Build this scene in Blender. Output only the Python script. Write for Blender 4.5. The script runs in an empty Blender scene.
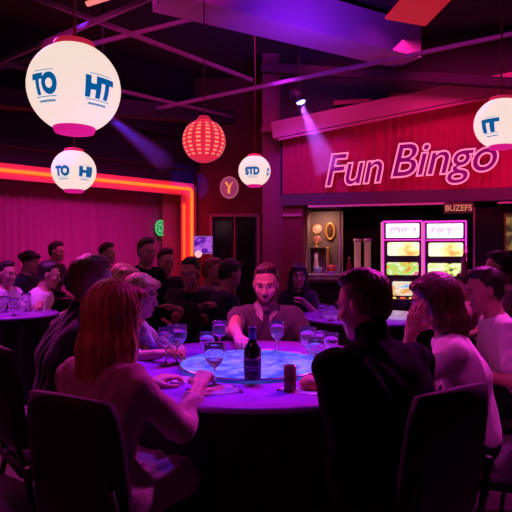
import bpy, bmesh, math, random
import numpy as np
from mathutils import Vector, Matrix, Quaternion
random.seed(7); np.random.seed(7)
PI = math.pi
S = bpy.context.scene
COL = S.collection
CAMZ = 1.274; F = 540.0

# ------------------------------------------------------------------ helpers
def W(px, py, D):
    """point of the place seen at px,py when it stands D metres down the room"""
    return Vector(((px-256)/F*D, D, CAMZ-(py-256)/F*D))

MATS = {}
def mat(name, col=(.5,.5,.5), rough=.6, metal=0., emit=None, es=1., noise=0., nscale=20., bump=0., trans=0., ior=1.45, coat=0., sheen=0., spec=.5):
    if name in MATS: return MATS[name]
    m = bpy.data.materials.new(name); m.use_nodes = True
    nt = m.node_tree; b = nt.nodes['Principled BSDF']
    b.inputs['Base Color'].default_value = (*col, 1)
    b.inputs['Roughness'].default_value = rough
    b.inputs['Metallic'].default_value = metal
    b.inputs['IOR'].default_value = ior
    b.inputs['Transmission Weight'].default_value = trans
    b.inputs['Coat Weight'].default_value = coat
    b.inputs['Sheen Weight'].default_value = sheen
    b.inputs['Specular IOR Level'].default_value = spec
    if emit:
        b.inputs['Emission Color'].default_value = (*emit, 1)
        b.inputs['Emission Strength'].default_value = es
    if noise or bump:
        tc = nt.nodes.new('ShaderNodeTexCoord')
        n = nt.nodes.new('ShaderNodeTexNoise'); n.inputs['Scale'].default_value = nscale
        n.inputs['Detail'].default_value = 6
        nt.links.new(tc.outputs['Object'], n.inputs['Vector'])
        if noise:
            r = nt.nodes.new('ShaderNodeMapRange')
            r.inputs['To Min'].default_value = 1-noise; r.inputs['To Max'].default_value = 1+noise
            nt.links.new(n.outputs['Fac'], r.inputs['Value'])
            mx = nt.nodes.new('ShaderNodeVectorMath'); mx.operation = 'SCALE'
            mx.inputs[0].default_value = col
            nt.links.new(r.outputs['Result'], mx.inputs['Scale'])
            nt.links.new(mx.outputs['Vector'], b.inputs['Base Color'])
        if bump:
            bp = nt.nodes.new('ShaderNodeBump'); bp.inputs['Strength'].default_value = bump
            bp.inputs['Distance'].default_value = .02
            nt.links.new(n.outputs['Fac'], bp.inputs['Height'])
            nt.links.new(bp.outputs['Normal'], b.inputs['Normal'])
    MATS[name] = m
    return m

def hair_mat(name, c1, c2, scale=90):
    if name in MATS: return MATS[name]
    m = bpy.data.materials.new(name); m.use_nodes = True
    nt = m.node_tree; b = nt.nodes['Principled BSDF']
    tc = nt.nodes.new('ShaderNodeTexCoord'); mp = nt.nodes.new('ShaderNodeMapping')
    mp.inputs['Scale'].default_value = (1, 1, .08)
    n = nt.nodes.new('ShaderNodeTexNoise'); n.inputs['Scale'].default_value = scale; n.inputs['Detail'].default_value = 4
    r = nt.nodes.new('ShaderNodeValToRGB'); r.color_ramp.elements[0].position = .35; r.color_ramp.elements[1].position = .65
    r.color_ramp.elements[0].color = (*c1, 1); r.color_ramp.elements[1].color = (*c2, 1)
    bp = nt.nodes.new('ShaderNodeBump'); bp.inputs['Strength'].default_value = .6; bp.inputs['Distance'].default_value = .01
    nt.links.new(tc.outputs['Object'], mp.inputs['Vector']); nt.links.new(mp.outputs['Vector'], n.inputs['Vector'])
    nt.links.new(n.outputs['Fac'], r.inputs['Fac']); nt.links.new(r.outputs['Color'], b.inputs['Base Color'])
    nt.links.new(n.outputs['Fac'], bp.inputs['Height']); nt.links.new(bp.outputs['Normal'], b.inputs['Normal'])
    b.inputs['Roughness'].default_value = .42
    MATS[name] = m
    return m

def link(name, me, m=None, parent=None, loc=None, smooth=True, auto=False):
    o = bpy.data.objects.new(name, me); COL.objects.link(o)
    if m is not None and not me.materials: me.materials.append(m)
    if smooth: me.polygons.foreach_set('use_smooth', [True]*len(me.polygons))
    if parent is not None: o.parent = parent
    if loc is not None: o.location = loc
    return o
def tag(o, label, cat, group=None):
    o['label'] = label; o['category'] = cat
    if group: o['group'] = group
    return o
def thing(name, label, cat, loc=(0,0,0), rz=0, group=None):
    o = bpy.data.objects.new(name, None); COL.objects.link(o)
    o.empty_display_size = .1
    o.location = loc; o.rotation_euler = (0,0,rz)
    return tag(o, label, cat, group)
def structure(name, bm, m, parent=None):
    o = obj(name, bm, m, parent)
    if parent is None: o['kind'] = 'structure'
    return o
def obj(name, bm, m, parent=None, loc=None, smooth=False):
    me = bpy.data.meshes.new(name); bm.normal_update(); bm.to_mesh(me); bm.free()
    return link(name, me, m, parent, loc, smooth)
def dup(root, loc, rz, label, group=None):
    r = root.copy(); COL.objects.link(r); r.location = loc; r.rotation_euler = (0,0,rz)
    r['label'] = label
    if group: r['group'] = group
    for ch in list(root.children):
        c = ch.copy(); COL.objects.link(c); c.parent = r
        for g in ch.children:
            d = g.copy(); COL.objects.link(d); d.parent = c
    return r

def box(bm, c, s, M=None, bev=0.):
    """box centred at c with size s, optional 3x3/4x4 transform, bevelled edges"""
    r = bmesh.ops.create_cube(bm, size=1)
    vs = r['verts']
    for v in vs: v.co = Vector((v.co.x*s[0], v.co.y*s[1], v.co.z*s[2]))
    if bev > 0:
        es = list({e for v in vs for e in v.link_edges})
        rr = bmesh.ops.bevel(bm, geom=es, offset=bev, segments=2, affect='EDGES')
        vs = list({v for f in rr['faces'] for v in f.verts} | {v for v in vs if v.is_valid})
    T = Matrix.Translation(c)
    if M is not None: T = T @ M.to_4x4()
    # bevel keeps outer faces linked: gather the connected island
    seen = set(); st = [vs[0]]
    while st:
        v = st.pop()
        if v in seen: continue
        seen.add(v)
        for e in v.link_edges: st.append(e.other_vert(v))
    for v in seen: v.co = T @ v.co
def bx(c, s, M=None, bev=0.):
    bm = bmesh.new(); box(bm, c, s, M, bev); return bm
def tube(bm, pts, r, n=10, closed=False, caps=True):
    pts = [Vector(p) for p in pts]; N = len(pts); rings = []
    rr = r if isinstance(r, (list, tuple)) else [r]*N
    prev = None
    for i, p in enumerate(pts):
        a = pts[(i-1) % N] if (closed or i > 0) else p
        b = pts[(i+1) % N] if (closed or i < N-1) else p
        t = (b-a).normalized()
        if prev is None:
            u = t.orthogonal().normalized()
        else:
            u = (prev - t*prev.dot(t))
            u = u.normalized() if u.length > 1e-6 else t.orthogonal().normalized()
        prev = u; v = t.cross(u)
        rings.append([bm.verts.new(p + (u*math.cos(2*PI*k/n)+v*math.sin(2*PI*k/n))*rr[i]) for k in range(n)])
    for i in range(N if closed else N-1):
        A = rings[i]; B = rings[(i+1) % N]
        for k in range(n): bm.faces.new((A[k], A[(k+1)%n], B[(k+1)%n], B[k]))
    if caps and not closed:
        bm.faces.new(rings[0][::-1]); bm.faces.new(rings[-1])
def tb(pts, r, n=10, closed=False):
    bm = bmesh.new(); tube(bm, pts, r, n, closed); return bm
def lathe(prof, n=32, cz=0):
    bm = bmesh.new(); rings = []
    for (r, z) in prof:
        if r < 1e-5: rings.append([bm.verts.new((0,0,z))])
        else: rings.append([bm.verts.new((r*math.cos(2*PI*k/n), r*math.sin(2*PI*k/n), z)) for k in range(n)])
    for A, B in zip(rings, rings[1:]):
        for k in range(n):
            a, b = A[k % len(A)], A[(k+1) % len(A)]
            c, d = B[(k+1) % len(B)], B[k % len(B)]
            q = []
            for x in (a, b, c, d):
                if x not in q: q.append(x)
            if len(q) >= 3: bm.faces.new(q)
    return bm
def beam(name, p, q, w, h, m, parent=None, up=(0,0,1)):
    p = Vector(p); q = Vector(q); d = q-p; L = d.length; y = d.normalized()
    x = y.cross(Vector(up)).normalized(); z = x.cross(y)
    M = Matrix((x, y, z)).transposed()
    bm = bx((p+q)/2, (w, L, h), M)
    return obj(name, bm, m, parent)
def lin(a, b, t): return a+(b-a)*t

# ------------------------------------------------------------------ implicit surfaces for bodies
class SDF:
    def __init__(s): s.ops = []
    def cone(s, a, b, ra, rb, k=.03, infl=0.): s.ops.append(('c', Vector(a), Vector(b), ra+infl, rb+infl, k, 1)); return s
    def ell(s, c, r, k=.03, R=None, infl=0., sign=1): s.ops.append(('e', Vector(c), Vector([x+infl for x in r]), R, None, k, sign)); return s
    def sub(s, c, r, k=.01, R=None): return s.ell(c, r, k, R, 0., -1)
    def cut(s, p, n): s.ops.append(('p', Vector(p), Vector(n).normalized(), None, None, 0, -1)); return s
    def disp(s, fn): s.ops.append(('d', fn, None, None, None, 0, 0)); return s
    def mesh(s, name, vx):
        lo = Vector((9,9,9)); hi = Vector((-9,-9,-9))
        for o in s.ops:
            if o[6] != 1: continue
            if o[0] == 'c': P = [(o[1], Vector((o[3],)*3)), (o[2], Vector((o[4],)*3))]
            else:
                m = max(o[2]); P = [(o[1], Vector((m, m, m)))]
            for c, r in P:
                for i in range(3):
                    lo[i] = min(lo[i], c[i]-r[i]); hi[i] = max(hi[i], c[i]+r[i])
        pad = vx*3; lo -= Vector((pad,)*3); hi += Vector((pad,)*3)
        n = [int((hi[i]-lo[i])/vx)+2 for i in range(3)]
        ax = [np.float32(lo[i])+np.arange(n[i], dtype=np.float32)*np.float32(vx) for i in range(3)]
        f = np.full(n, .2, np.float32)
        for o in s.ops:
            ty, sign, k = o[0], o[6], o[5]
            if ty in 'ce':
                if ty == 'c':
                    b0 = [min(o[1][i]-o[3], o[2][i]-o[4]) for i in range(3)]; b1 = [max(o[1][i]+o[3], o[2][i]+o[4]) for i in range(3)]
                else:
                    m = max(o[2]); b0 = [o[1][i]-m for i in range(3)]; b1 = [o[1][i]+m for i in range(3)]
                mg = k+vx*3
                i0 = [max(0, int((b0[i]-mg-lo[i])/vx)) for i in range(3)]
                i1 = [min(n[i], int((b1[i]+mg-lo[i])/vx)+2) for i in range(3)]
                if any(i1[i] <= i0[i] for i in range(3)): continue
                sl = tuple(slice(i0[i], i1[i]) for i in range(3))
                X = ax[0][sl[0]][:, None, None]; Y = ax[1][sl[1]][None, :, None]; Z = ax[2][sl[2]][None, None, :]
                if ty == 'c':
                    a, b = o[1], o[2]; ba = b-a; L = max(ba.length_squared, 1e-9)
                    px, py, pz = X-a.x, Y-a.y, Z-a.z
                    h = np.clip((px*ba.x+py*ba.y+pz*ba.z)/L, 0, 1)
                    d = np.sqrt((px-ba.x*h)**2+(py-ba.y*h)**2+(pz-ba.z*h)**2)-(o[3]+(o[4]-o[3])*h)
                else:
                    c, r, R = o[1], o[2], o[3]
                    px, py, pz = X-c.x, Y-c.y, Z-c.z
                    if R is not None:
                        Q = R.transposed()
                        px, py, pz = (Q[0][0]*px+Q[0][1]*py+Q[0][2]*pz, Q[1][0]*px+Q[1][1]*py+Q[1][2]*pz, Q[2][0]*px+Q[2][1]*py+Q[2][2]*pz)
                    k0 = np.sqrt((px/r.x)**2+(py/r.y)**2+(pz/r.z)**2); k1 = np.sqrt((px/r.x**2)**2+(py/r.y**2)**2+(pz/r.z**2)**2)
                    d = k0*(k0-1)/np.maximum(k1, 1e-6)
                g = f[sl]
                if sign == 1:
                    h = np.clip(.5+.5*(g-d)/k, 0, 1); f[sl] = g+(d-g)*h-k*h*(1-h)
                else:
                    d = -d; h = np.clip(.5-.5*(g-d)/k, 0, 1); f[sl] = g+(d-g)*h+k*h*(1-h)
            elif ty == 'p':
                X = ax[0][:, None, None]; Y = ax[1][None, :, None]; Z = ax[2][None, None, :]
                d = (X-o[1].x)*o[2].x+(Y-o[1].y)*o[2].y+(Z-o[1].z)*o[2].z
                f = np.maximum(f, d)
            else:
                X = ax[0][:, None, None]; Y = ax[1][None, :, None]; Z = ax[2][None, None, :]
                f = f+o[1](X, Y, Z)
        return nets(name, f, lo, vx)

def nets(name, f, lo, vx):
    s = f < 0; nx, ny, nz = f.shape
    cs = np.zeros((nx-1, ny-1, nz-1), np.int8)
    for i in (0,1):
        for j in (0,1):
            for k in (0,1): cs += s[i:nx-1+i, j:ny-1+j, k:nz-1+k]
    act = (cs > 0) & (cs < 8)
    idx = -np.ones(act.shape, np.int64); cells = np.argwhere(act); idx[act] = np.arange(len(cells))
    acc = np.zeros((len(cells), 3)); cnt = np.zeros(len(cells))
    cx, cy, cz = cells.T
    co = [(0,0,0),(1,0,0),(0,1,0),(1,1,0),(0,0,1),(1,0,1),(0,1,1),(1,1,1)]
    for a in range(8):
        for b in range(a+1, 8):
            da = [abs(co[a][q]-co[b][q]) for q in range(3)]
            if sum(da) != 1: continue
            fa = f[cx+co[a][0], cy+co[a][1], cz+co[a][2]]; fb = f[cx+co[b][0], cy+co[b][1], cz+co[b][2]]
            m = (fa < 0) != (fb < 0)
            t = np.where(m, fa/np.where(fa-fb == 0, 1, fa-fb), 0)
            for q in range(3): acc[:, q] += np.where(m, co[a][q]+t*(co[b][q]-co[a][q]), 0)
            cnt += m
    V = (cells+acc/np.maximum(cnt, 1)[:, None])*vx+np.array(lo)
    Fs = []
    for axn in range(3):
        sl0 = [slice(1, -1)]*3; sl1 = [slice(1, -1)]*3
        sl0[axn] = slice(0, -1); sl1[axn] = slice(1, None)
        A = s[tuple(sl0)]; B = s[tuple(sl1)]
        e = np.argwhere(A != B)
        if not len(e): continue
        off = [1, 1, 1]; off[axn] = 0
        e2 = e+np.array(off)
        u, v = [(1,2),(2,0),(0,1)][axn]
        def cell(du, dv):
            c = e2.copy(); c[:, u] -= du; c[:, v] -= dv
            return idx[c[:,0], c[:,1], c[:,2]]
        q = np.stack([cell(1,1), cell(0,1), cell(0,0), cell(1,0)], 1)
        flip = ~A[tuple(e.T)]
        q[flip] = q[flip][:, ::-1]
        Fs.append(q[(q >= 0).all(1)])
    me = bpy.data.meshes.new(name)
    Fq = np.concatenate(Fs) if Fs else np.zeros((0,4), int)
    me.from_pydata(V.tolist(), [], Fq.tolist()); me.update()
    return me

# ------------------------------------------------------------------ people
SKIN = mat('skin', (.56,.29,.21), .5, noise=.08, nscale=30, sheen=.1)
EYEW = mat('eye_white', (.42,.38,.37), .35)
LIP = mat('lip_skin', (.45,.17,.15), .45)
HB = hair_mat('dark_hair', (.012,.008,.007), (.04,.025,.02))
HBR = hair_mat('brown_hair', (.05,.022,.014), (.13,.06,.035))
HR = hair_mat('auburn_hair', (.16,.05,.03), (.30,.11,.06))
HBL = hair_mat('blonde_hair', (.34,.16,.07), (.72,.42,.2), 70)

def head_ops(q, T, s, infl=0.):
    """T maps head space (metres, y forward) to body space"""
    R = T.to_3x3().normalized()
    P = lambda x, y, z: T @ Vector((x*s, y*s, z*s))
    r = lambda *a: [x*s for x in a]
    q.ell(P(0,-.012,.035), r(.077,.097,.088), .02*s, R)
    q.ell(P(0,.028,-.03), r(.06,.064,.085), .03*s, R)
    q.ell(P(0,.034,-.076), r(.048,.05,.036), .025*s, R)
    q.cone(P(-.012,.074,-.1), P(.012,.074,-.1), .017*s, .017*s, .02*s)
    for sx in (-1, 1):
        q.ell(P(sx*.041,.066,-.022), r(.022,.02,.02), .02*s, R)
        q.cone(P(sx*.012,.088,.03), P(sx*.038,.074,.03), .011*s, .009*s, .014*s)
        q.sub(P(sx*.031,.1,.008), r(.016,.014,.011), .012*s, R)
        q.cone(P(sx*.021,.087,.0165), P(sx*.041,.08,.0165), .0055*s, .0055*s, .006*s); q.cone(P(sx*.022,.084,-.001), P(sx*.04,.078,-.001), .005*s, .005*s, .006*s)
    q.cone(P(0,.092,.014), P(0,.112,-.026), .007*s, .0115*s, .01*s)
    for sx in (-1, 1):
        q.ell(P(sx*.011,.1,-.031), r(.009,.011,.007), .006*s, R)
        q.ell(P(sx*.077,-.006,-.002), r(.009,.02,.032), .008*s, R)
    q.cone(P(-.014,.092,-.058), P(.014,.092,-.058), .007*s, .007*s, .01*s)
    q.cone(P(-.012,.089,-.07), P(.012,.089,-.07), .008*s, .008*s, .01*s)

def hand_ops(q, w, d, n, side, curl, s, infl=0.):
    d = d.normalized(); n = (n-d*n.dot(d)).normalized(); t = d.cross(n).normalized()*side
    offs = [.028, .0095, -.0095, -.027]; L0 = [.088, .092, .087, .078]; FL = [.072, .08, .074, .058]
    for i in range(4):
        kn = w+d*L0[i]*s+t*offs[i]*s
        q.cone(w+d*.005*s+t*offs[i]*.55*s, kn, .0165*s, .0115*s, .008*s)
        a = curl[0]; p = kn
        for j, fr in enumerate((.46, .3, .24)):
            dr = d*math.cos(a)+n*math.sin(a)
            p2 = p+dr*FL[i]*fr*s
            q.cone(p, p2, (.0092-.0008*j)*s, (.0085-.0009*j)*s, .003*s)
            p = p2; a += curl[1]
    b = w+d*.02*s+t*.018*s
    p1 = b+(d*.55+t*.75+n*.25).normalized()*.045*s
    p2 = p1+(d*.85+t*.35+n*.35).normalized()*.032*s
    p3 = p2+(d*.95+n*.35-t*.05).normalized()*.026*s
    q.cone(b, p1, .0155*s, .012*s, .01*s); q.cone(p1, p2, .011*s, .0098*s, .004*s); q.cone(p2, p3, .0098*s, .0085*s, .003*s)

def ik(a, b, l1, l2, hint):
    d = b-a; L = d.length
    if L > (l1+l2)*.995: b = a+d.normalized()*(l1+l2)*.995; d = b-a; L = d.length
    L = max(L, abs(l1-l2)+.03); x = (l1*l1-l2*l2+L*L)/(2*L); h = math.sqrt(max(l1*l1-x*x, 0))
    u = d.normalized(); hv = (hint-u*hint.dot(u))
    hv = hv.normalized() if hv.length > 1e-4 else u.orthogonal()
    return a+u*x+hv*h, b

PEOPLE = []
def person(label, head, yaw, hyaw=0, pitch=0, roll=0, hb=.12, hz=.49, s=.95, sw=.178, vx=.01, skin=SKIN,
           shirt=None, sleeve='long', pants=None, dress=False, hair='short', hm=HB, armL=None, armR=None,
           shoe=None, beard=None, collar=None, face=False, stand=False, bulk=1., knee=.40, hairlen=.28, lapdrop=0, elbL=None, elbR=None, curlL=(.35,.45), curlR=(.35,.45), nL=None, nR=None, ks=None, neck=.015):
    """head: world position of the head centre; yaw: facing of the body in degrees (90 = away from the camera)"""
    H = Vector(head); a = math.radians(yaw); fw = Vector((math.cos(a), math.sin(a), 0))
    rz = a-PI/2
    root = Vector((H.x, H.y, 0))-fw*hb
    Mi = Matrix.Rotation(-rz, 3, 'Z')
    loc = lambda p: Mi @ (Vector(p)-root)
    Hl = loc(H)
    L = .70*s
    dz = math.sqrt(max(L*L-hb*hb, .01))
    if stand: hz = Hl.z-dz
    elif Hl.z-hz > dz: hz = Hl.z-dz
    P = Vector((0, 0, hz))
    N = Hl+Vector((0, -.045*s-.05*math.sin(math.radians(-pitch)), -.165*s))
    C = P.lerp(N, .6)+Vector((0, -.03*s, 0)); Bl = P.lerp(N, .28)+Vector((0, -.02*s, 0))
    up = (N-C).normalized()
    spn = (N-P).normalized()
    shL = N-up*.055*s+Vector((-sw*s, 0, 0)); shR = N-up*.055*s+Vector((sw*s, 0, 0))
    T = Matrix.Translation(Hl) @ (Matrix.Rotation(math.radians(hyaw), 4, 'Z') @ Matrix.Rotation(math.radians(pitch), 4, 'X') @ Matrix.Rotation(math.radians(roll), 4, 'Y'))
    b = bulk
    def torso(q, inf):
        q.cone(P+Vector((-.085*s,0,.01)), P+Vector((.085*s,0,.01)), .105*s*b, .105*s*b, .05, inf)
        q.cone(Bl+Vector((-.055*s,0,0)), Bl+Vector((.055*s,0,0)), .098*s*b, .098*s*b, .06, inf)
        q.cone(C+Vector((-.075*s*sw/.178,0,0)), C+Vector((.075*s*sw/.178,0,0)), .108*s*b, .108*s*b, .06, inf)
        q.cone(C+up*.09*s+Vector((-.09*s*sw/.178,0,0)), C+up*.09*s+Vector((.09*s*sw/.178,0,0)), .085*s*b, .085*s*b, .05, inf)
        q.cone(N-up*.05*s+Vector((-(sw-.035)*s,0,0)), N-up*.05*s+Vector(((sw-.035)*s,0,0)), .052*s*b, .052*s*b, .05, inf)
        if inf and neck > .03: q.cone(N-up*.03*s, N.lerp(T @ Vector((0,-.02*s,-.05*s)), .75), .07*s, .064*s, .03)
        q.cone(N-up*.02*s, N-up*.05*s+Vector((-.1*s,0,0)), .052*s, .045*s, .04, inf); q.cone(N-up*.02*s, N-up*.05*s+Vector((.1*s,0,0)), .052*s, .045*s, .04, inf)
    arms = []
    for side, sh, tg, hint, cu, nn in ((-1, shL, armL, elbL, curlL, nL), (1, shR, armR, elbR, curlR, nR)):
        if tg is None:   # hand resting on the lap / hanging
            tgt = P+Vector((side*.12*s, .28*s, .14*s)) if not stand else P+Vector((side*.27*s, .05, -.08))
        elif isinstance(tg, tuple) and tg[0] == 'loc': tgt = Hl+Vector(tg[1])
        else: tgt = loc(tg)
        hi = Vector((side*.7, -.35, -.75)) if hint is None else Vector(hint)
        e, w = ik(sh, tgt, .285*s, .25*s, hi)
        n0 = Vector((0, .15, -1)) if nn is None else Vector(nn)
        arms.append((side, sh, e, w, cu, n0))
    K = []
    for side in (-1, 1):
        hp = P+Vector((side*.09*s, 0, -.01))
        if stand: kn = Vector((side*.1*s, .02, hz*.53)); an = Vector((side*.11*s, 0, .09))
        else:
            kn = Vector((side*(.11 if ks is None else ks)*s, knee*s, hz+.01-lapdrop)); az = max(.085, kn.z-.43*s); an = Vector((side*.12*s, knee*s-.02, az))
        K.append((side, hp, kn, an))
    # body: one continuous skin
    q = SDF(); torso(q, 0)
    for side, sh, e, w, cu, n0 in arms:
        q.cone(sh, e, .05*s*b, .038*s, .035); q.cone(e, w, .038*s, .026*s, .02)
    for side, hp, kn, an in K:
        q.cone(hp, kn, .085*s*b, .056*s, .04); q.cone(kn, an, .054*s, .036*s, .03)
        q.cone(an+Vector((0,-.02,-.045)), an+Vector((0,.13*s,-.055)), .032*s, .026*s, .03)
    q.cone(N-up*.04*s, T @ Vector((0,-.02*s,-.05*s)), .058*s*(1 if b > .98 else .85), .054*s*(1 if b > .98 else .85), .03)
    head_ops(q, T, s)
    for side, sh, e, w, cu, n0 in arms:
        hand_ops(q, w, (w-e), n0, side, cu, s)
    rt = thing('person', label, 'person', root, rz)
    link('body', q.mesh('body', vx), skin, rt)
    # shirt
    q = SDF(); inf = .009
    torso(q, inf)
    for side, sh, e, w, cu, n0 in arms:
        if sleeve == 'long':
            q.cone(sh, e, .056*s*b+.004, .045*s+.003, .035); q.cone(e, e.lerp(w, .9), .045*s+.003, .034*s+.003, .02)
        elif sleeve == 'short':
            q.cone(sh, sh.lerp(e, .72), .06*s*b+.004, .056*s+.004, .035)
        elif sleeve == 'elbow':
            q.cone(sh, e, .058*s*b+.004, .047*s+.004, .035); q.cone(e, e.lerp(w, .3), .047*s+.004, .042*s+.004, .02)
    if dress:
        k0, k1 = K[0][2], K[1][2]
        q.cone(K[0][1], k0+Vector((-.01,0,0)), .1*s*b+.006, .076*s, .05); q.cone(K[1][1], k1+Vector((.01,0,0)), .1*s*b+.006, .076*s, .05)
        q.cone(P+Vector((0,.1,.01)), (k0+k1)/2, .085*s, .07*s, .06)
        for k_, sgn in ((k0,-1),(k1,1)):
            q.cone(k_, k_+Vector((sgn*.02,.0,-.26)), .076*s, .062*s, .05)
    seed = random.random()*6
    wr = .0062 if shirt is DRESS else .0048
    q.disp(lambda X, Y, Z: (wr*np.sin(38*Z+9*np.sin(11*X+seed)+6*Y)*np.sin(17*X+23*Y+seed)).astype(np.float32))
    # neck opening
    nd = (T @ Vector((0,-.02*s,-.05*s)) - (N-up*.04*s)).normalized()
    q.cut(N+nd*neck*s+Vector((0,.03*s,-.0)), (nd*1.0+Vector((0,.35,0))).normalized())
    if not dress and not stand: q.cut(P+Vector((0,0,-.02)), (P-Bl).normalized()) if False else q.cut((0,0,hz-.075*s), (0,.25,-1))
    elif stand: q.cut((0,0,hz-.12), (0,0,-1))
    link('dress' if dress else 'shirt', q.mesh('shirt', vx), shirt, rt)
    # trousers
    if not dress:
        q = SDF()
        q.cone(P+Vector((-.085*s,0,-.005)), P+Vector((.085*s,0,-.005)), .108*s*b, .108*s*b, .05)
        for side, hp, kn, an in K:
            q.cone(hp, kn, .093*s*b, .068*s, .04); q.cone(kn, an+Vector((0,0,.01)), .066*s, .05*s, .03)
        q.cut((0,0,hz+.06*s), (0,-.2,1))
        link('trousers', q.mesh('trousers', max(vx, .009)), pants or TROUSER, rt)
    for side, hp, kn, an in K:
        q = SDF(); q.cone(an+Vector((0,-.03,-.047)), an+Vector((0,.15*s,-.052)), .042*s, .036*s, .03)
        q.cone(an+Vector((0,-.01,.0)), an+Vector((0,-.01,-.04)), .044*s, .044*s, .03); q.cut(an+Vector((0,0,-.083)), (0,0,-1)); q.cut(an+Vector((0,0,.015)), (0,0,1))
        link('shoe', q.mesh('shoe', .01), SHOE, rt)
    # hair
    R = T.to_3x3().normalized()
    HP = lambda x, y, z: T @ Vector((x*s, y*s, z*s))
    hr = SDF()
    full = hair in ('long', 'bob', 'bun', 'tail')
    if full:
        hr.ell(HP(0,-.02,.042), [x*s for x in (.09,.106,.1)], .01, R)
        for sx in (-1,1): hr.ell(HP(sx*.035,.05,.085), [x*s for x in (.045,.045,.03)], .02, R)
    else:
        hr.ell(HP(0,-.029,.046), [x*s for x in (.083,.099,.091)], .01, R)
        hr.ell(HP(0,-.04,-.02), [x*s for x in (.072,.069,.06)], .03, R)
        hr.ell(HP(.008,.030,.109), [x*s for x in (.048,.036,.023)], .02, R)
        hr.ell(HP(-.02,.0,.125), [x*s for x in (.045,.055,.02)], .03, R)
    if not full: hr.sub(HP(0,.1,.042), [x*s for x in (.062,.06,.056)], .012, R)
    n_ = R @ Vector((0, .747, -.664)); hr.cut(HP(0, .004, 0) if not full else HP(0,.02,0), n_)
    if not full:
        hr.cut(HP(0,0,-.082), R @ Vector((0,.1,-1)))
    if hair == 'long' or hair == 'bob':
        hl = hairlen if hair == 'long' else .15
        bk = (P-N).normalized(); bk = Vector((0, min(bk.y,0)*.9-.06, -1)).normalized()
        c0 = HP(0,-.045,.0); n1 = HP(0,-.06,-.12); c1 = n1+bk*max(hl-.10,.01)*s
        hr.cone(c0, n1, .083*s, .074*s, .04)
        hr.cone(n1+Vector((-.02,0,0)), c1+Vector((-.04,-.0,.0)), .06*s, .024*s, .04); hr.cone(n1+Vector((.02,0,0)), c1+Vector((.03,0,.05)), .06*s, .022*s, .04); hr.cone(n1, c1+Vector((0,-.012,-.03)), .06*s, .02*s, .04)
        for sx in (-1,1):
            m1 = HP(sx*.074,-.005,-.1); m2 = m1+bk*max(hl-.14,.01)*s+Vector((sx*.015,.02,0))
            hr.cone(HP(sx*.062,.008,.03), m1, .034*s, .036*s, .03); hr.cone(m1, m2, .036*s, .02*s, .03)
    if hair == 'bun': hr.ell(HP(0,-.125,.03), [.045*s]*3, .02)
    if hair == 'tail':
        hr.ell(HP(0,-.115,.02), [.035*s]*3, .02); hr.cone(HP(0,-.13,.01), HP(0,-.14,-.16), .032*s, .018*s, .02)
    cx_, cy_ = Hl.x, Hl.y
    am = .0022 if full else .0018
    def dsp(X, Y, Z):
        th = np.arctan2(X-cx_, Y-cy_-.0)
        return (am*np.sin(th*26+Z*14+2*np.sin(Z*19+seed))+am*.6*np.sin(th*47+Z*30)).astype(np.float32)
    hr.disp(dsp)
    link('hair', hr.mesh('hair', min(vx, .008)), hm, rt)
    if beard:
        q = SDF()
        q.ell(HP(0,.034,-.076), [x*s for x in (.0515,.0525,.038)], .01, R); q.ell(HP(0,.028,-.03), [x*s for x in (.0625,.062,.087)], .02, R); q.cone(HP(-.012,.075,-.1), HP(.012,.075,-.1), .0178*s, .0178*s, .02)
        q.cone(HP(-.018,.098,-.047), HP(.018,.098,-.047), .005*s, .005*s, .012)
        q.cut(HP(0,.09,-.043), R @ Vector((0,.42,1))); q.sub(HP(0,.112,-.062), [x*s for x in (.02,.016,.009)], .004, R)
        link('beard', q.mesh('beard', .005), beard, rt)
    if face:
        for sx in (-1,1):
            e = bmesh.new(); bmesh.ops.create_uvsphere(e, u_segments=16, v_segments=10, radius=.0112*s)
            eo = obj('eye', e, EYEW, rt, HP(sx*.031,.0765,.0075), True)
            g = R @ Vector((0,1,-.15)).normalized()
            e = bmesh.new(); bmesh.ops.create_uvsphere(e, u_segments=12, v_segments=8, radius=.0062*s)
            obj('iris', e, HB, eo, g*.0068*s, True)
            obj('eyebrow', tb([HP(sx*.014,.098,.03), HP(sx*.03,.094,.036), HP(sx*.046,.08,.03)], [.003*s,.004*s,.002*s], 8), hm if hm is not HBL else HBR, rt, None, True)
        q = SDF(); q.cone(HP(-.02,.09,-.062), HP(.02,.09,-.062), .0065*s, .0065*s, .004); q.cone(HP(0,.096,-.062), HP(0,.0965,-.062), .008*s, .008*s, .012)
        link('lips', q.mesh('lips', .003), LIP, rt)
    if collar:
        c = N+nd*.03*s; pts = []
        for k in range(15):
            th = PI/2+.25+(2*PI-.5)*k/14
            pts.append(c+Vector((math.cos(th)*.068*s, math.sin(th)*.066*s-.006, -.018*math.sin(th))))
        bm = bmesh.new(); up_ = []; lo_ = []
        for i, p in enumerate(pts):
            up_.append(bm.verts.new(p+Vector((0,0,.024)))); lo_.append(bm.verts.new(p+(p-c)*.35+Vector((0,.004,-.024-(.05 if i in (0,14) else (.02 if i in (1,13) else 0))))))
        for i in range(14): bm.faces.new((up_[i], up_[i+1], lo_[i+1], lo_[i]))
        bmesh.ops.solidify(bm, geom=bm.faces[:], thickness=.004)
        obj('collar', bm, collar, rt, None, True)
    rt['seat'] = hz
    PEOPLE.append((rt, root, rz, hz, stand))
    return rt
TROUSER = mat('dark_trouser_cloth', (.012,.012,.02), .85, noise=.2, nscale=60)
SHOE = mat('black_shoe_leather', (.01,.01,.01), .35)

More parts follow.
